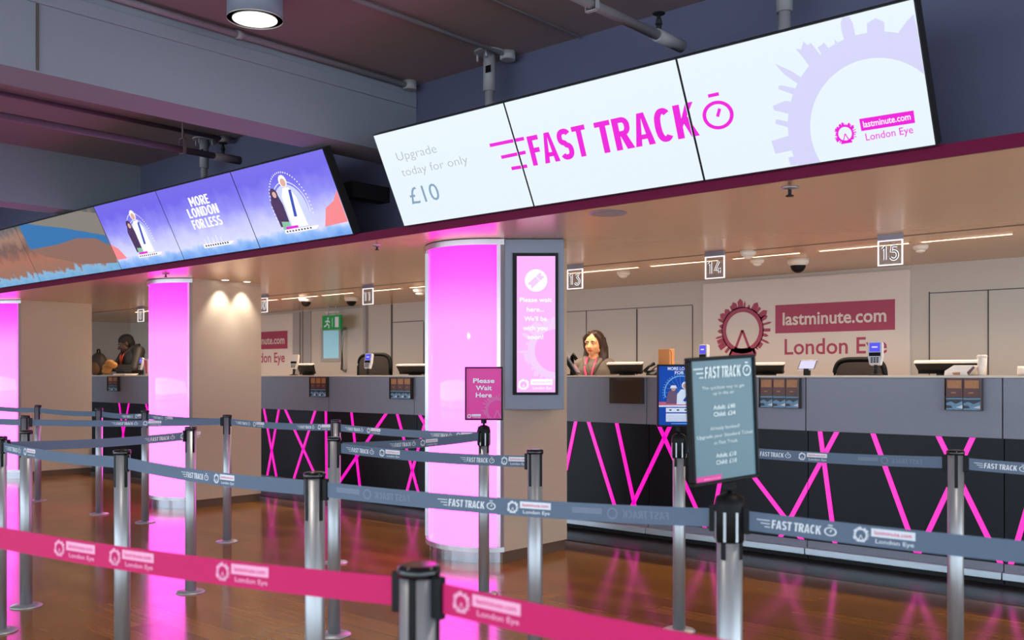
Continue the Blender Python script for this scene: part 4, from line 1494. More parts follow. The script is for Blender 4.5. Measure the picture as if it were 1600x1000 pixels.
tag(MB().cyl((p.x - 0.03, 6.7, ZW + 0.03), (p.x + 0.1, 6.74, ZW + 0.03), 0.03, n=18).build('paper_roll', M_paper, loc=(p.x, 6.7, ZW)), 'cream paper roll on the worktop at the photo edge', 'roll')
p = at(235, 585, Y=6.7)
t = thing('card_tub', 'pink and white card tub beside the second pink column', 'tub', (p.x, 6.7, ZW))
MB().rings([[(p.x - .055, 6.66, ZW), (p.x + .045, 6.66, ZW), (p.x + .045, 6.76, ZW), (p.x - .055, 6.76, ZW)], [(p.x - .075, 6.64, ZW + .225), (p.x + .075, 6.64, ZW + .225), (p.x + .075, 6.78, ZW + .225), (p.x - .075, 6.78, ZW + .225)]]).build('tub_wall', M_paper, t)
MB().add([(p.x - .05, 6.657, ZW + .02), (p.x + .0, 6.657, ZW + .02), (p.x + .02, 6.638, ZW + .21), (p.x - .065, 6.638, ZW + .21)], [(0, 1, 2, 3)]).build('pink_print', M_cup, t)
p = at(190, 585, Y=6.6)
tag(MB().box((p.x - 0.16, 6.55, ZW), (p.x + 0.2, 6.75, ZW + 0.022)).build('papers', M_paper, loc=(p.x, 6.6, ZW), bevel=0.004), 'flat stack of white papers in front of the jacketed man', 'papers')
p = at(195, 580, Y=6.66)
tag(MB().box((p.x - 0.15, 6.6, ZW + 0.022), (p.x + 0.08, 6.72, ZW + 0.062)).build('notebook', M_black, loc=(p.x, 6.66, ZW + .022), bevel=0.006), 'black notebook lying on white papers', 'notebook')

# bag and parcels at the far end
p = at(152, 585, Y=6.74)
t = thing('rucksack', 'dark bulging rucksack on the worktop at the far desk end', 'bag', (p.x, 6.74, ZW))
MB().ball((p.x, 6.76, ZW + 0.17), (0.16, 0.12, 0.175), 20, 12).build('body', M_brown, t)
MB().ball((p.x + 0.06, 6.67, ZW + 0.1), (0.1, 0.07, 0.1), 16, 10).build('pocket', mat('brown_cloth', S(92, 62, 40), 0.8), t)
MB().tube([(p.x - 0.05, 6.76, ZW + .33), (p.x - .03, 6.76, ZW + .39), (p.x + .03, 6.76, ZW + .39), (p.x + .05, 6.76, ZW + .33)], 0.012, 8).build('handle', M_black, t)
p = at(170, 585, Y=6.66)
t = thing('paper_parcel', 'crumpled orange brown paper parcel beside the dark rucksack', 'parcel', (p.x, 6.66, ZW))
rr = random.Random(4)
mb = MB()
for k in range(5):
    mb.ball((p.x + rr.uniform(-.06, .1), 6.66 + rr.uniform(-.03, .03), ZW + .06 + .03 * k), (0.1, 0.06, 0.05), 10, 6)
mb.build('wrapping', mat('ochre_paper', S(176, 122, 62), 0.8, noise=0.4, nscale=25), t)


# ------------------------------------------------------------------ chairs behind the desks
def office_chair(px, Y, ztop, w, label):
    x = xat(px, Y)
    t = thing('office_chair', label, 'chair', (x, Y, 0), 'office chairs behind the desks')
    zs = ztop - 0.62
    n = 10
    out = []
    for k in range(40):
        a = 2 * math.pi * k / 40
        ca, sa = math.cos(a), math.sin(a)
        out.append((abs(ca) ** 0.42 * math.copysign(1, ca) * w / 2, abs(sa) ** 0.42 * math.copysign(1, sa) * 0.25))
    MB().rings([[V((x + u * .92, Y - 0.012, ztop - 0.25 + v * .92)) for u, v in out], [V((x + u * .92, Y + 0.012, ztop - 0.25 + v * .92)) for u, v in out]]).build('backrest', M_brown, t)
    MB().tube([V((x + u, Y, ztop - 0.25 + v)) for u, v in out + out[:1]], 0.02, 8).build('back_frame', M_black, t)
    MB().box((x - 0.03, Y - 0.03, zs - .02), (x + 0.03, Y + 0.0, ztop - 0.4)).build('back_support', M_black, t)
    MB().box((x - w / 2, Y - 0.03, zs - 0.05), (x + w / 2, Y + 0.42, zs + 0.03)).build('seat', M_black, t, bevel=0.03)
    MB().cyl((x, Y + 0.2, 0.1), (x, Y + 0.2, zs - 0.05), 0.028, n=14).build('gas_lift', M_steel, t)
    b_ = MB()
    for k in range(5):
        a = 2 * math.pi * k / 5
        b_.tube([(x, Y + 0.2, 0.11), (x + 0.28 * math.cos(a), Y + 0.2 + 0.28 * math.sin(a), 0.07)], [0.025, 0.015], 8)
        b_.ball((x + 0.28 * math.cos(a), Y + 0.2 + 0.28 * math.sin(a), 0.03), 0.03, 10, 6)
    b_.build('star_base', M_black, t)


office_chair(585, 7.35, 1.545, 0.58, 'dark mesh office chair behind the desk below the 11 sign')
office_chair(1343, 7.35, 1.425, 0.40, 'dark office chair in front of the cream sign board')
office_chair(1157, 7.4, 1.405, 0.34, 'dark office chair back peeping over the fast track price sign')


# ------------------------------------------------------------------ people
def remeshed(mb, name, m, parent, voxel=0.008, smooth=6):
    me = mb.mesh(name, m)
    o = bpy.data.objects.new(name, me)
    COL.objects.link(o)
    r = o.modifiers.new('r', 'REMESH')
    r.mode = 'VOXEL'
    r.voxel_size = voxel
    s_ = o.modifiers.new('s', 'SMOOTH')
    s_.factor = 0.5
    s_.iterations = smooth
    bpy.context.view_layer.update()
    dg = bpy.context.evaluated_depsgraph_get()
    new = bpy.data.meshes.new_from_object(o.evaluated_get(dg))
    o.modifiers.clear()
    o.data = new
    new.name = name
    if not new.materials:
        new.materials.append(m)
    for p in new.polygons:
        p.use_smooth = True
        p.material_index = 0
    if parent is not None:
        off = wloc(parent)
        for v in new.vertices:
            v.co = v.co - off
        o.parent = parent
    return o


def person(label, base, ztop, face_yaw, body_yaw, skin, jacket, trousers, hairm, woman, head_pitch=0.0, elbows=None, kf=1.0, hf=1.0):
    """base: floor point; ztop: crown height; yaw 0 faces -Y"""
    H = ztop
    k = H / 1.75 * kf
    hh = H / 7.6 * hf
    Rb = Matrix.Rotation(body_yaw, 3, 'Z')
    base = V(base)
    W = lambda x, y, z: base + Rb @ V((x * k, y * k, 0)) + V((0, 0, z * k))
    t = thing('person', label, 'person', base)
    sw = 0.148 if woman else 0.195
    body = MB()
    hips = [W(-0.09, 0, 0.92), W(0.09, 0, 0.92)]
    for sgn, hp in zip((-1, 1), hips):
        kn, an = W(0.095 * sgn, -0.01, 0.49), W(0.1 * sgn, 0.02, 0.08)
        body.limb(hp, kn, 0.082 * k, 0.055 * k)
        body.limb(kn, an, 0.055 * k, 0.036 * k)
        body.limb(an - V((0, 0, .03)), W(0.11 * sgn, -0.15, 0.035), 0.038 * k, 0.028 * k)
    body.ball(W(0, 0, 0.97), (0.165 * k, 0.115 * k, 0.13 * k), M=Rb)
    body.ball(W(0, 0, 1.12), (0.135 * k, 0.10 * k, 0.16 * k), M=Rb)
    body.ball(W(0, 0, 1.30), (0.165 * k, 0.11 * k, 0.17 * k), M=Rb)
    br, bz = (0.044, 1.375) if woman else (0.056, 1.405)
    body.limb(W(-sw + 0.03, 0, bz), W(sw - 0.03, 0, bz), br * k, br * k)
    hc = base + V((0, 0, H - hh * 0.5)) + Rb @ V((0, -0.02 * k - (0.09 if head_pitch > 0.2 else 0), 0))
    body.limb(W(0, 0.01, 1.40), hc - V((0, 0, hh * 0.3)), 0.056 * k, 0.048 * k)
    arms = []
    for sgn in (-1, 1):
        sh = W((sw - (0.012 if woman else 0)) * sgn, 0, bz)
        el, wr = [W(*p) for p in (elbows[0 if sgn < 0 else 1])]
        arms.append((sh, el, wr))
        body.limb(sh, el, (0.040 if woman else 0.048) * k, 0.038 * k)
        body.limb(el, wr, 0.038 * k, 0.027 * k)
        d = (wr - el).normalized()
        sd = d.cross(V((0, 0, 1))).normalized()
        up = sd.cross(d)
        pm = wr + d * 0.05
        body.ball(wr + d * 0.045, (0.038, 0.038, 0.024), 12, 8)
        body.limb(wr, wr + d * 0.07, 0.024, 0.026)
        for f in range(4):
            o_ = sd * (0.012 + 0.0) * 0
            f0 = wr + d * 0.075 + sd * (-0.03 + 0.02 * f)
            L = (0.062, 0.072, 0.068, 0.052)[f]
            f1 = f0 + d * L * 0.55 - up * 0.008
            f2 = f1 + d * L * 0.4 - up * 0.022
            body.limb(f0, f1, 0.0088, 0.008, 8)
            body.limb(f1, f2, 0.008, 0.007, 8)
        th0 = wr + d * 0.025 + sd * (0.026 if sgn > 0 else -0.026)
        th1 = th0 + (d * 0.6 + sd * (0.6 if sgn > 0 else -0.6)).normalized() * 0.035
        body.limb(th0, th1, 0.012, 0.009, 8)
        body.limb(th1, th1 + d * 0.026, 0.009, 0.0078, 8)
    # head in its own frame: -y is the face
    Rh = Matrix.Rotation(face_yaw, 3, 'Z') @ Matrix.Rotation(head_pitch, 3, 'X')
    s = hh / 0.23
    Hd = lambda x, y, z: hc + Rh @ (V((x, y, z)) * s)
    sc = lambda *r: tuple(v * s for v in r)
    body.ball(Hd(0, 0.012, 0.03), sc(0.074, 0.092, 0.085), 22, 14, Rh)
    body.ball(Hd(0, -0.026, -0.026), sc(0.064, 0.060, 0.072), 20, 12, Rh)
    body.ball(Hd(0, -0.046, -0.080), sc(0.031, 0.027, 0.022), 14, 8, Rh)
    body.limb(Hd(-0.045, -0.01, -0.058), Hd(0, -0.05, -0.082), 0.022 * s, 0.02 * s, 10)
    body.limb(Hd(0.045, -0.01, -0.058), Hd(0, -0.05, -0.082), 0.022 * s, 0.02 * s, 10)
    body.limb(Hd(0, -0.083, 0.008), Hd(0, -0.101, -0.026), 0.0085 * s, 0.0135 * s, 10)
    body.ball(Hd(-0.012, -0.09, -0.03), sc(0.009, 0.009, 0.007), 8, 6)
    body.ball(Hd(0.012, -0.09, -0.03), sc(0.009, 0.009, 0.007), 8, 6)
    body.limb(Hd(-0.045, -0.066, 0.022), Hd(0.045, -0.066, 0.022), 0.014 * s, 0.014 * s, 10)
    for sgn in (-1, 1):
        body.ball(Hd(0.074 * sgn, 0.015, -0.005), sc(0.010, 0.018, 0.03), 10, 8, Rh)
        body.ball(Hd(0.038 * sgn, -0.055, -0.025), sc(0.022, 0.022, 0.024), 10, 8, Rh)
    b = remeshed(body, 'body', skin, t, 0.006, 4)
    # face details
    for sgn in (-1, 1):
        MB().ball(Hd(0.03 * sgn, -0.0755, 0.006), sc(0.0120, 0.006, 0.0055), 12, 8, Rh).build('eye', M_eye, b)
        MB().ball(Hd(0.03 * sgn, -0.081, 0.006), sc(0.0066, 0.0045, 0.0056), 10, 6, Rh).build('iris', M_hairdark, b)
        MB().tube([Hd(0.012 * sgn, -0.082, 0.023), Hd(0.03 * sgn, -0.084, 0.029), Hd(0.048 * sgn, -0.074, 0.022)], [0.0045 * s, 0.005 * s, 0.003 * s], 6).build('eyebrow', M_hairdark, b)
    MB().tube([Hd(-0.024, -0.078, -0.057), Hd(-0.010, -0.0865, -0.0545), Hd(0.010, -0.0865, -0.0545), Hd(0.024, -0.078, -0.057)], [0.003 * s, 0.0075 * s, 0.0075 * s, 0.003 * s], 8).build('lips', M_lips if woman else M_lipsd, b)
    # clothing
    j = MB()
    j.ball(W(0, 0, 0.98), (0.185 * k, 0.135 * k, 0.14 * k), M=Rb)
    j.ball(W(0, 0, 1.13), (0.16 * k, 0.125 * k, 0.17 * k), M=Rb)
    j.ball(W(0, 0, 1.29), (0.19 * k, 0.135 * k, 0.175 * k), M=Rb)
    jr = 0.070 if woman else 0.076
    for sgn in (-1, 1):
        j.limb(W(0.03 * sgn, 0.01, 1.42), W((sw - 0.01) * sgn, 0, 1.385), jr * k, jr * k)
    j.ball(W(0, 0.03, 1.425), (0.09 * k, 0.07 * k, 0.06 * k), M=Rb)
    for sh, el, wr in arms:
        j.limb(sh - V((0, 0, 0.01)), el, (0.066 if woman else 0.070) * k, 0.056 * k)
        j.limb(el, wr - (wr - el).normalized() * 0.03, 0.057 * k, 0.044 * k)
    remeshed(j, 'jacket', jacket, t, 0.009, 5)
    c_ = MB()
    for sgn in (-1, 1):
        c_.tube([W(0.01 * sgn, -0.13, 1.25), W(0.05 * sgn, -0.115, 1.38), W(0.085 * sgn, -0.03, 1.455), W(0.06 * sgn, 0.06, 1.48)], [0.012 * k, 0.022 * k, 0.024 * k, 0.02 * k], 8)
    c_.build('collar', jacket, t)
    tr = MB()
    for sgn, hp in zip((-1, 1), hips):
        kn, an = W(0.095 * sgn, -0.01, 0.49), W(0.1 * sgn, 0.02, 0.10)
        tr.limb(hp, kn, 0.098 * k, 0.072 * k)
        tr.limb(kn, an, 0.072 * k, 0.056 * k)
    tr.ball(W(0, 0, 0.94), (0.172 * k, 0.122 * k, 0.12 * k), M=Rb)
    remeshed(tr, 'trousers', trousers, t, 0.012, 3)
    for sgn in (-1, 1):
        MB().ball(W(0.105 * sgn, -0.06, 0.05), (0.052 * k, 0.15 * k, 0.055 * k), 14, 8, Rb).build('shoe', M_black, t)
    # hair
    h_ = MB()
    if woman:
        h_.ball(Hd(0, 0.026, 0.045), sc(0.086, 0.092, 0.084), 22, 14, Rh)
        for sgn in (-1, 1):
            L = 1.5 if sgn > 0 else 0.8
            pts = [Hd(0.030 * sgn + 0.012, -0.058, 0.104), Hd(0.077 * sgn, -0.030, 0.055), Hd(0.085 * sgn, 0.004, -0.02)]
            e1 = hc + Rh @ V((0.082 * sgn * s, 0.01 * s, 0)) - V((0, 0, 0.12 * s))
            e2 = hc + Rh @ V((0.115 * sgn * s, 0.0, 0)) - V((0, 0, 0.12 * s + 0.11 * L))
            h_.tube(pts + [e1, e2], [0.020 * s, 0.022 * s, 0.026 * s, 0.034 * s, 0.022 * s], 12)
            h_.tube([Hd(0.05 * sgn, 0.05, 0.05), Hd(0.07 * sgn, 0.05, -0.03), e1 + V((0, .02, 0)), e2 + V((0, .03, -.02))], [0.045 * s, 0.045 * s, 0.045 * s, 0.02 * s], 12)
        h_.limb(Hd(0, 0.07, 0.03), Hd(0, 0.075, -0.14), 0.05 * s, 0.06 * s)
        cut = None
    else:
        h_.ball(Hd(0, 0.020, 0.042), sc(0.0795, 0.096, 0.083), 22, 14, Rh)
        h_.ball(Hd(0, 0.05, 0.0), sc(0.072, 0.066, 0.07), 18, 10, Rh)
    remeshed(h_, 'hair', hairm, t, 0.006, 3)
    return t, W, Hd, s


M_eye = mat('eye_white', S(226, 220, 214), 0.3)
M_hairdark = mat('dark_hair_iris', S(34, 22, 16), 0.5)
M_lips = mat('rose_lips', S(178, 84, 70), 0.5)
M_lipsd = mat('brown_lips', S(84, 46, 38), 0.5)
M_skinw = mat('warm_skin', S(236, 164, 112), 0.5)
M_skinm = mat('dark_brown_skin', S(74, 48, 36), 0.45)
M_hairw = mat('brown_hair', S(52, 32, 22), 0.45, noise=0.3, nscale=60, nstretch=(6, 6, 1))
M_hairm = mat('black_hair', S(20, 16, 15), 0.8)
M_jackw = mat('taupe_jacket', S(104, 92, 82), 0.8, noise=0.2, nscale=120)
M_jackm = mat('charcoal_jacket', S(42, 38, 36), 0.6, noise=0.2, nscale=40)
M_trou = mat('black_trousers', S(24, 24, 28), 0.8)
M_lany = mat('pink_lanyard', S(206, 70, 110), 0.6)
M_lanr = mat('red_lanyard', S(216, 72, 52), 0.6)

yw = 7.36
xw = xat(929, yw)
zt_w = at(930, 518, Y=yw).z
t, W, Hd, s_ = person('person with long brown hair in taupe jacket and pink lanyard behind the desk', (xw, yw, 0), zt_w, math.radians(10), math.radians(20), M_skinw, M_jackw, M_trou, M_hairw, True, 0.05,
                      [((-0.22, 0.03, 1.12), (-0.15, -0.14, 1.0)), ((0.22, 0.03, 1.12), (0.15, -0.14, 1.0))], 1.025, 1.06)
MB().tube([W(-0.05, -0.07, 1.46), W(-0.055, -0.135, 1.36), W(-0.03, -0.15, 1.24), W(-0.01, -0.14, 1.14)], 0.013, 6).tube([W(0.04, -0.07, 1.45), W(0.03, -0.14, 1.36), W(0.005, -0.15, 1.24), W(-0.01, -0.14, 1.14)], 0.010, 6).build('lanyard', M_lany, t)

ym = 7.24
xm = xat(208, ym)
zt_m = at(206, 524, Y=ym).z
t, W, Hd, s_ = person('person with short black hair in dark jacket and red lanyard looking down', (xm, ym, 0), zt_m, math.radians(-30), math.radians(-4), M_skinm, M_jackm, M_trou, M_hairm, False, 0.38,
                      [((-0.29, -0.10, 1.19), (-0.25, -0.25, 1.185)), ((0.28, -0.10, 1.17), (0.02, -0.24, 1.185))], 1.09, 1.1)
MB().tube([W(-0.06, -0.09, 1.43), W(-0.055, -0.145, 1.33), W(-0.02, -0.155, 1.2)], 0.012, 6).tube([W(0.05, -0.09, 1.43), W(0.03, -0.15, 1.33), W(-0.02, -0.155, 1.2)], 0.012, 6).build('lanyard', M_lanr, t)


# ------------------------------------------------------------------ queue posts
PH = 0.99


def make_post(socket):
    t = thing('queue_post', 'steel queue post', 'queue post', (0, 0, 0), 'queue posts')
    r = 0.032
    MB().lathe([(0.085, 0.0), (0.085, 0.004), (0.078, 0.009), (0.045, 0.016)], n=32).build('floor_plate', M_steel, t)
    MB().lathe([(r, 0.012), (r, PH - 0.006)], n=32).build('pole', M_steel, t)
    MB().lathe([(r + 0.002, PH - 0.016), (r + 0.0035, PH - 0.01), (r + 0.0035, PH), (r - 0.004, PH + 0.004)], n=32).build('cap', M_gloss, t)
    for k in range(4):
        a = math.pi / 2 * k + math.radians(0)
        M = Matrix.Rotation(a, 4, 'Z')
        MB().box((r - 0.004, -0.0065, PH - 0.15), (r + 0.0022, 0.0065, PH - 0.015), M).build('belt_slot', M_black, t, bevel=0.002)
    if socket:
        MB().lathe([(r + 0.002, PH - 0.108), (r + 0.007, PH - 0.10), (r + 0.007, PH - 0.014), (r + 0.002, PH + 0.006), (0.016, PH + 0.016)], n=32).build('sign_socket', M_signframe, t)
        for k in range(8):
            M = Matrix.Rotation(math.pi / 4 * k + 0.2, 4, 'Z')
            MB().box((r + 0.003, -0.0035, PH - 0.104), (r + 0.0078, 0.0035, PH - 0.03), M).build('steel_strip', M_steel, t)
        MB().cyl((0, 0, PH + 0.01), (0, 0, PH + 0.05), 0.007, n=10).build('sign_stem', M_black, t)
    return t


posts = {
    'P1': ((-1.171, 1.081), 0, 'steel queue post with violet-topped cap holding the magenta belts'),
    'P2': (at(1140, 586, d=2.45), 1, 'steel queue post carrying the grey fast track price sign'),
    'P3': (at(836, 586, d=4.05), 0, 'steel queue post standing in front of the display column\'s beige side'),
    'P4': (at(1061, 586, d=4.93), 1, 'steel queue post carrying the blue poster'),
    'P5': (at(1493, 586, d=4.0), 0, 'steel queue post before the black desk panel, past the price sign'),
    'P6': (at(756, 586, d=5.76), 1, 'steel queue post carrying the please wait here sign'),
    'P7': (at(492, 586, d=3.1), 0, 'steel queue post second along the slate belt from the price sign'),
    'P8': (at(522, 586, d=4.85), 0, 'steel queue post with the first belt of the middle row starting at it'),
    'P9': (at(525, 586, d=6.72), 0, 'steel queue post in the back row seen just above another post'),
    'P10': (at(355, 586, d=7.57), 0, 'steel queue post in front of the beige side of the second column'),
    'P11': (at(298, 586, d=5.81), 0, 'steel queue post in front of the second pink column\'s edge'),
    'P12': (at(227, 586, d=8.56), 0, 'steel queue post just outside the second pink column'),
    'P13': (at(191, 586, d=4.02), 0, 'steel queue post third along the slate belt from the price sign'),
    'P14': (at(41, 586, d=5.45), 0, 'steel queue post in front of the pink column at the photo edge'),
    'P15': (at(155, 586, d=9.07), 0, 'steel queue post in the back row before the far desk end'),
    'Q': ((-5.22, 1.93), 0, 'steel queue post cut by the photo edge at the slate belt\'s end'),
    'R': ((-7.75, 3.05), 0, 'steel queue post hidden behind the post by the edge column'),
    'E1': ((-10.35, 4.2), 0, 'steel queue post in the back row before the edge column\'s beige side'),
    'E2': ((-11.75, 4.2), 0, 'steel queue post of the back row outside the frame'),
    'E3': ((-9.15, 3.05), 0, 'steel queue post of the middle row outside the frame'),
    'F1': ((-2.49, 0.81), 0, 'steel queue post of the magenta row outside the frame'),
    'F2': ((0.17, 1.2), 0, 'steel queue post of the magenta row beyond the frame'),
    'F3': ((0.13, 2.32), 0, 'steel queue post of the slate row outside the frame'),
    'F4': ((0.05, 4.2), 0, 'steel queue post of the back row beyond the frame'),
}
proto = {0: None, 1: None}
XY = {}
for k, (p, sck, lab) in posts.items():
    XY[k] = V((p[0], p[1], 0))
    if proto[sck] is None:
        proto[sck] = make_post(bool(sck))
        o = proto[sck]
    else:
        o = copy_tree(proto[sck])
    o.location = (p[0], p[1], 0)
    o.rotation_euler = (0, 0, math.radians({'P1': 27, 'P5': 22}.get(k, 0)))
    o['label'] = lab


# ------------------------------------------------------------------ belts
def belt(a, b, label, group, m, prints, zc=0.94, hgt=0.048, sag=0.012, twist=0.0):
    A, B = XY[a], XY[b]
    d = (B - A).normalized()
    A2, B2 = A + d * 0.034, B - d * 0.034
    L = (B2 - A2).length
    n = d.cross(V((0, 0, 1)))
    if n.dot(EYE - A) < 0:
        A2, B2, d, n = B2, A2, -d, -n      # so that the print reads from the viewer's side
    # viewer looks against n: from that side 'right' is d when n = d x z
    def path(u, v, dd=0.0):
        f = u / L
        return A2 + d * u + V((0, 0, zc - sag * 4 * f * (1 - f) + v)) + n * (0.0008 + dd)
    t = thing('retractable_belt', label, 'belt', (A2 + B2) / 2 + V((0, 0, zc)), group)
    N = 24
    mb = MB()
    mb.smooth = True
    rings = []
    for i in range(N + 1):
        u = L * i / N
        rings.append([path(u, -hgt / 2), path(u, hgt / 2), path(u, hgt / 2, -0.0016), path(u, -hgt / 2, -0.0016)])
    mb.smooth = False
    mb.rings(rings)
    mb.build('webbing', m, t)
    for u0, u1 in ((-0.004, 0.018), (L - 0.018, L + 0.004)):
        c = MB()
        q = [(u0, -0.034), (u1, -0.034), (u1, 0.034), (u0, 0.034)]
        c.add([path(u, v, -0.008) for u, v in q] + [path(u, v, 0.006) for u, v in q], [(3, 2, 1, 0), (4, 5, 6, 7), (0, 1, 5, 4), (1, 2, 6, 5), (2, 3, 7, 6), (3, 0, 4, 7)])
        c.build('belt_clip', M_black, t, bevel=0.002)
    ar = Art()
    for kind, f0 in prints:
        u = L * f0
        ar.part('printed_logo#%f' % f0)
        if kind == 'F':
            ar.fast_track(u, u + 0.20, -0.011, 0.021, M_print, 2).part('wheel_logo#%f' % f0)
            ar.logo(u + 0.235, -0.019, u + 0.375, 0.019, M_print, M_print, M_printpink, M_print, 2)
        elif kind == 'G':
            ar.blocks('FAST TRACK', u, u + 0.13, -0.010, 0.02, M_ghost, 2, 0.08, True)
            ar.ring((u - 0.03, 0), 0.011, 0.016, M_ghost, 2, 20)
            ar.rect(u - 0.15, -0.004, u - 0.06, 0.012, M_ghost, 2)
        elif kind == 'W':
            ar.logo(u, -0.018, u + 0.135, 0.019, M_printp, M_printp, M_printpink, M_printp, 2)
    if prints:
        ar.build('printed_logo', path, t, None, 0.0003)
    return t


gs = 'slate queue belts'
gm = 'magenta queue belts'
belt('F1', 'P1', 'magenta queue belt with three pale logos ending at the violet-topped post', gm, M_beltp, [('W', 0.28), ('W', 0.42), ('W', 0.66)], zc=0.945)
belt('P1', 'F2', 'magenta queue belt leaving the violet-topped post towards the price sign side', gm, M_beltp, [('W', 0.03)], zc=0.945)
belt('Q', 'P13', 'slate queue belt coming in from the photo edge', gs, M_belt, [('F', 0.03)])
belt('P13', 'P7', 'slate queue belt crossing in front of both column sides', gs, M_belt, [('F', 0.36)])
belt('P7', 'P2', 'slate queue belt crossing the display column to the price sign post', gs, M_belt, [('F', 0.34), ('G', 0.80), ('G', 0.16)])
belt('P2', 'F3', 'slate queue belt leaving the price sign post across the desk front', gs, M_belt, [('F', 0.03), ('G', 0.7)])
belt('P8', 'P3', 'slate queue belt of the middle row crossing the display column', gs, M_belt, [('F', 0.05), ('F', 0.68)])
belt('P4', 'P5', 'slate queue belt from the blue poster post across the black desk panel', gs, M_belt, [('F', 0.30), ('G', 0.82)])
belt('P5', 'F4', 'slate queue belt beyond the post before the black desk panel', gs, M_belt, [('F', 0.03)])
belt('P10', 'P9', 'slate back row belt in front of the crossed pink lines', gs, M_belt, [('F', 0.06), ('F', 0.68)])
belt('P9', 'P6', 'slate back row belt ending at the please wait here post', gs, M_belt, [('F', 0.05), ('F', 0.68)])
belt('P12', 'P10', 'slate back row belt in front of the second pink column', gs, M_belt, [('F', 0.08)])
belt('P15', 'P12', 'slate back row belt before the far desk end', gs, M_belt, [('F', 0.5)])
belt('E1', 'P15', 'slate back row belt before the edge column\'s beige side', gs, M_belt, [])
belt('E2', 'E1', 'slate back row belt before the edge column\'s pink light', gs, M_belt, [])
belt('E3', 'R', 'slate middle row belt before the edge column', gs, M_belt, [])
belt('P8', 'P6', 'dark side of the belt running back to the please wait here post', gs, M_belt, [('F', 0.32)])
belt('Q', 'P11', 'dark side of the belt running back from the photo edge post', gs, M_belt, [('F', 0.74)])
belt('R', 'P10', 'dark side of the belt running to the post at the beige column side', gs, M_belt, [('F', 0.42)])


# ------------------------------------------------------------------ signs on the posts
def post_sign(key, label, w, h, udir, m, artf, lift=0.05, roll=0.0, shift=0.0):
    p = XY[key]
    t = thing('post_sign', label, 'sign', (p.x, p.y, PH + lift), 'framed signs on queue posts')
    u = V(udir).normalized()
    v = V((0, 0, 1))
    if roll:
        u, v = u * math.cos(roll) + v * math.sin(roll), v * math.cos(roll) - u * math.sin(roll)
    pl = Plane(V((p.x, p.y, PH + lift)) + u * shift, u, v)
    slab(pl, -w / 2 + 0.006, 0.006, w / 2 - 0.006, h - 0.006, -0.008, 0.004).build('poster', m, t)
    hollow(pl, -w / 2, 0, w / 2, h, 0.009, -0.01, 0.009).build('frame', M_signframe, t, bevel=0.002)
    ar = Art()
    artf(ar, w, h)
    ar.build('printed_artwork', lambda uu, vv, d: pl(uu, vv, 0.0042 + d), t, (-w / 2 + 0.009, 0.009, w / 2 - 0.009, h - 0.009))
    MB().box((p.x - 0.012, p.y - 0.012, PH + lift - 0.02), (p.x + 0.012, p.y + 0.012, PH + lift)).build('holder', M_black, t)


def art_wait(ar, w, h):
    ar.wheel((w * 0.36, h * 0.19), w * 0.42, M_waitsign2, 1, 9, True, 0.6)
    for txt, y, wd in (('Please', 0.70, 0.56), ('Wait', 0.565, 0.42), ('Here', 0.43, 0.42)):
        ar.part('lettering#' + txt)
        ar.text(txt, -w * wd / 2, w * wd / 2, h * y, h * 0.088, M_posterw, 3, 0.02)
    ar.part('wheel_logo').logo(-w * 0.44, h * 0.035, -w * 0.08, h * 0.115, M_posterw, M_posterw, M_waitsign, M_posterw, 2)


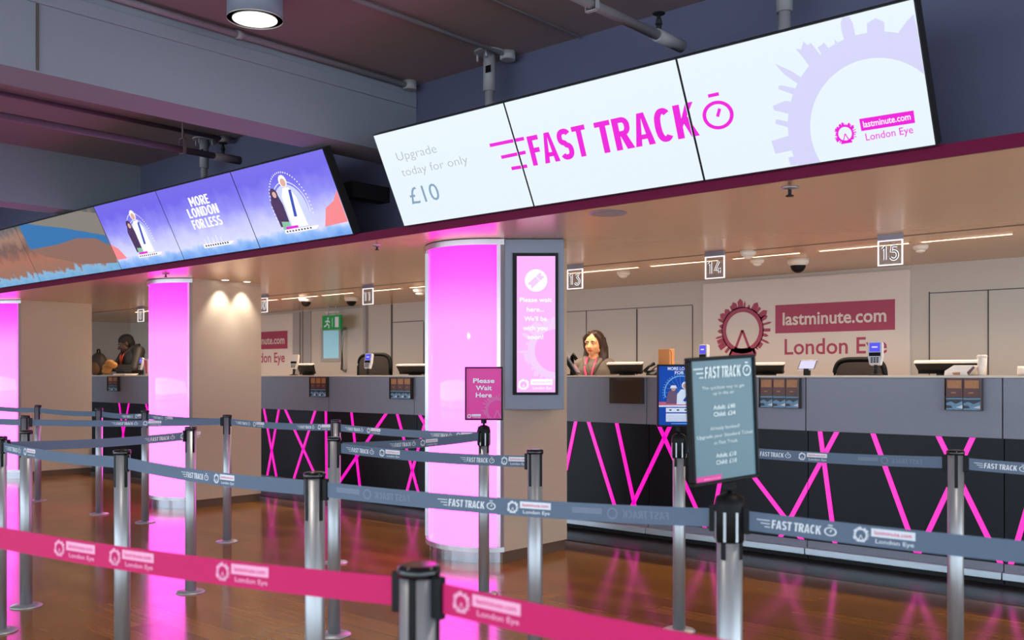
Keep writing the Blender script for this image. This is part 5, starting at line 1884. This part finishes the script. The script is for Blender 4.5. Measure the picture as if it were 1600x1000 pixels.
def art_blue(ar, w, h):
    ar.text('MORE LONDON', -w * 0.26, w * 0.40, h * 0.91, h * 0.05, M_posterw, 3, 0.025)
    ar.text('FOR LESS', -w * 0.10, w * 0.34, h * 0.845, h * 0.05, M_posterw, 3, 0.025)
    c = (0.01, h * 0.55)
    ar.ring(c, w * 0.36, w * 0.385, M_posterl, 1, 40, -0.3, math.pi + 0.3)
    for k in range(26):
        a = -0.3 + (math.pi + 0.6) * k / 25
        ar.disc((c[0] + w * 0.41 * math.cos(a), c[1] + w * 0.41 * math.sin(a)), w * 0.012, M_posterl, 1, 8)
        if k % 2:
            ar.line(c, (c[0] + w * 0.36 * math.cos(a), c[1] + w * 0.36 * math.sin(a)), w * 0.004, M_posterl, 1)
    ar.rect(-w / 2, h * 0.33, w / 2, h * 0.40, M_posterr, 1)
    x = -w * 0.13
    ar.poly([(x - w * .17, h * .37), (x - w * .12, h * .56), (x - w * .02, h * .6), (x + w * .08, h * .54), (x + w * .1, h * .37)], M_posterd, 2)
    ar.disc((x, h * 0.62), w * 0.075, M_posterd, 2)
    ar.disc((x, h * 0.61), w * 0.05, M_posters, 3)
    ar.poly([(x - w * .08, h * .62), (x + w * .08, h * .62), (x + w * .05, h * .665), (x - w * .05, h * .665)], M_posterw, 4)
    x = w * 0.14
    ar.poly([(x - w * .2, h * .36), (x - w * .19, h * .52), (x - w * .1, h * .6), (x + w * .1, h * .6), (x + w * .19, h * .52), (x + w * .2, h * .36)], M_posterw, 3)
    ar.disc((x, h * 0.665), w * 0.085, M_posterw, 3)
    ar.disc((x, h * 0.655), w * 0.058, M_posters, 4)
    ar.poly([(x + w * .05, h * .53), (x + w * .1, h * .51), (x - w * .0, h * .4), (x - w * .06, h * .42)], M_poster, 4)
    ar.rect(-w / 2, h * 0.32, w / 2, h * 0.345, M_posterw, 4)
    ar.rect(-w * 0.3, h * 0.235, w * 0.46, h * 0.305, M_posterw, 2)
    for k in range(4):
        ar.disc((-w * 0.2 + w * 0.17 * k, h * 0.27), w * 0.03, M_leaf4, 3, 12, w * 0.018)
    ar.rect(-w * 0.3, h * 0.085, w * 0.46, h * 0.215, M_posterw, 2)
    for k in range(3):
        ar.line((-w * 0.28, h * (0.11 + 0.032 * k)), (w * 0.44, h * (0.11 + 0.032 * k)), h * 0.003, M_poster, 3)
        ar.rect(w * 0.2, h * (0.118 + 0.032 * k), w * 0.24, h * (0.13 + 0.032 * k), M_leaf4, 3)
    ar.rect(-w * 0.18, h * 0.047, w * 0.44, h * 0.06, M_posterl, 2)


def art_price(ar, w, h):
    ar.fast_track(-w * 0.44, w * 0.44, h * 0.832, h * 0.09, M_tealtext, 2)
    rows = [('The quickest way to get', 0.745, 0.64, 0.026, 0.0), ('up in the air', 0.70, 0.32, 0.026, 0.0), ('Adult: £40', 0.585, 0.33, 0.034, 0.022), ('Child: £34', 0.53, 0.33, 0.034, 0.022),
            ('Already booked?', 0.425, 0.45, 0.028, 0.004), ('Upgrade your Standard Ticket', 0.365, 0.84, 0.028, 0.004), ('to Fast Track', 0.31, 0.36, 0.028, 0.004), ('Adult: £10', 0.205, 0.31, 0.034, 0.022), ('Child: £10', 0.15, 0.31, 0.034, 0.022)]
    for txt, y, wd, hh_, bd in rows:
        ar.part('text_line#%f' % y).text(txt, -w * wd / 2, w * wd / 2, h * y, h * hh_, M_tealtext, 2, bd)
    ar.part('corner_label').poly([(-w / 2, 0), (w * -0.08, 0), (w * -0.08, h * 0.07), (-w / 2, h * 0.07)], M_waitsign, 1)
    ar.text('lastminute.com', -w * 0.34, -w * 0.1, h * 0.04, h * 0.016, M_printp, 2, 0.01)


post_sign('P6', 'magenta framed sign reading Please Wait Here', 0.226, 0.318, RGT, M_waitsign, art_wait, 0.045)
post_sign('P4', 'blue framed poster reading MORE LONDON FOR LESS', 0.226, 0.318, RGT, M_poster, art_blue, 0.05)
post_sign('P2', 'grey teal framed fast track price sign on the nearer post', 0.232, 0.318, (0.26, 0.966, 0), M_tealsign, art_price, 0.045, math.radians(3.2), -0.014)
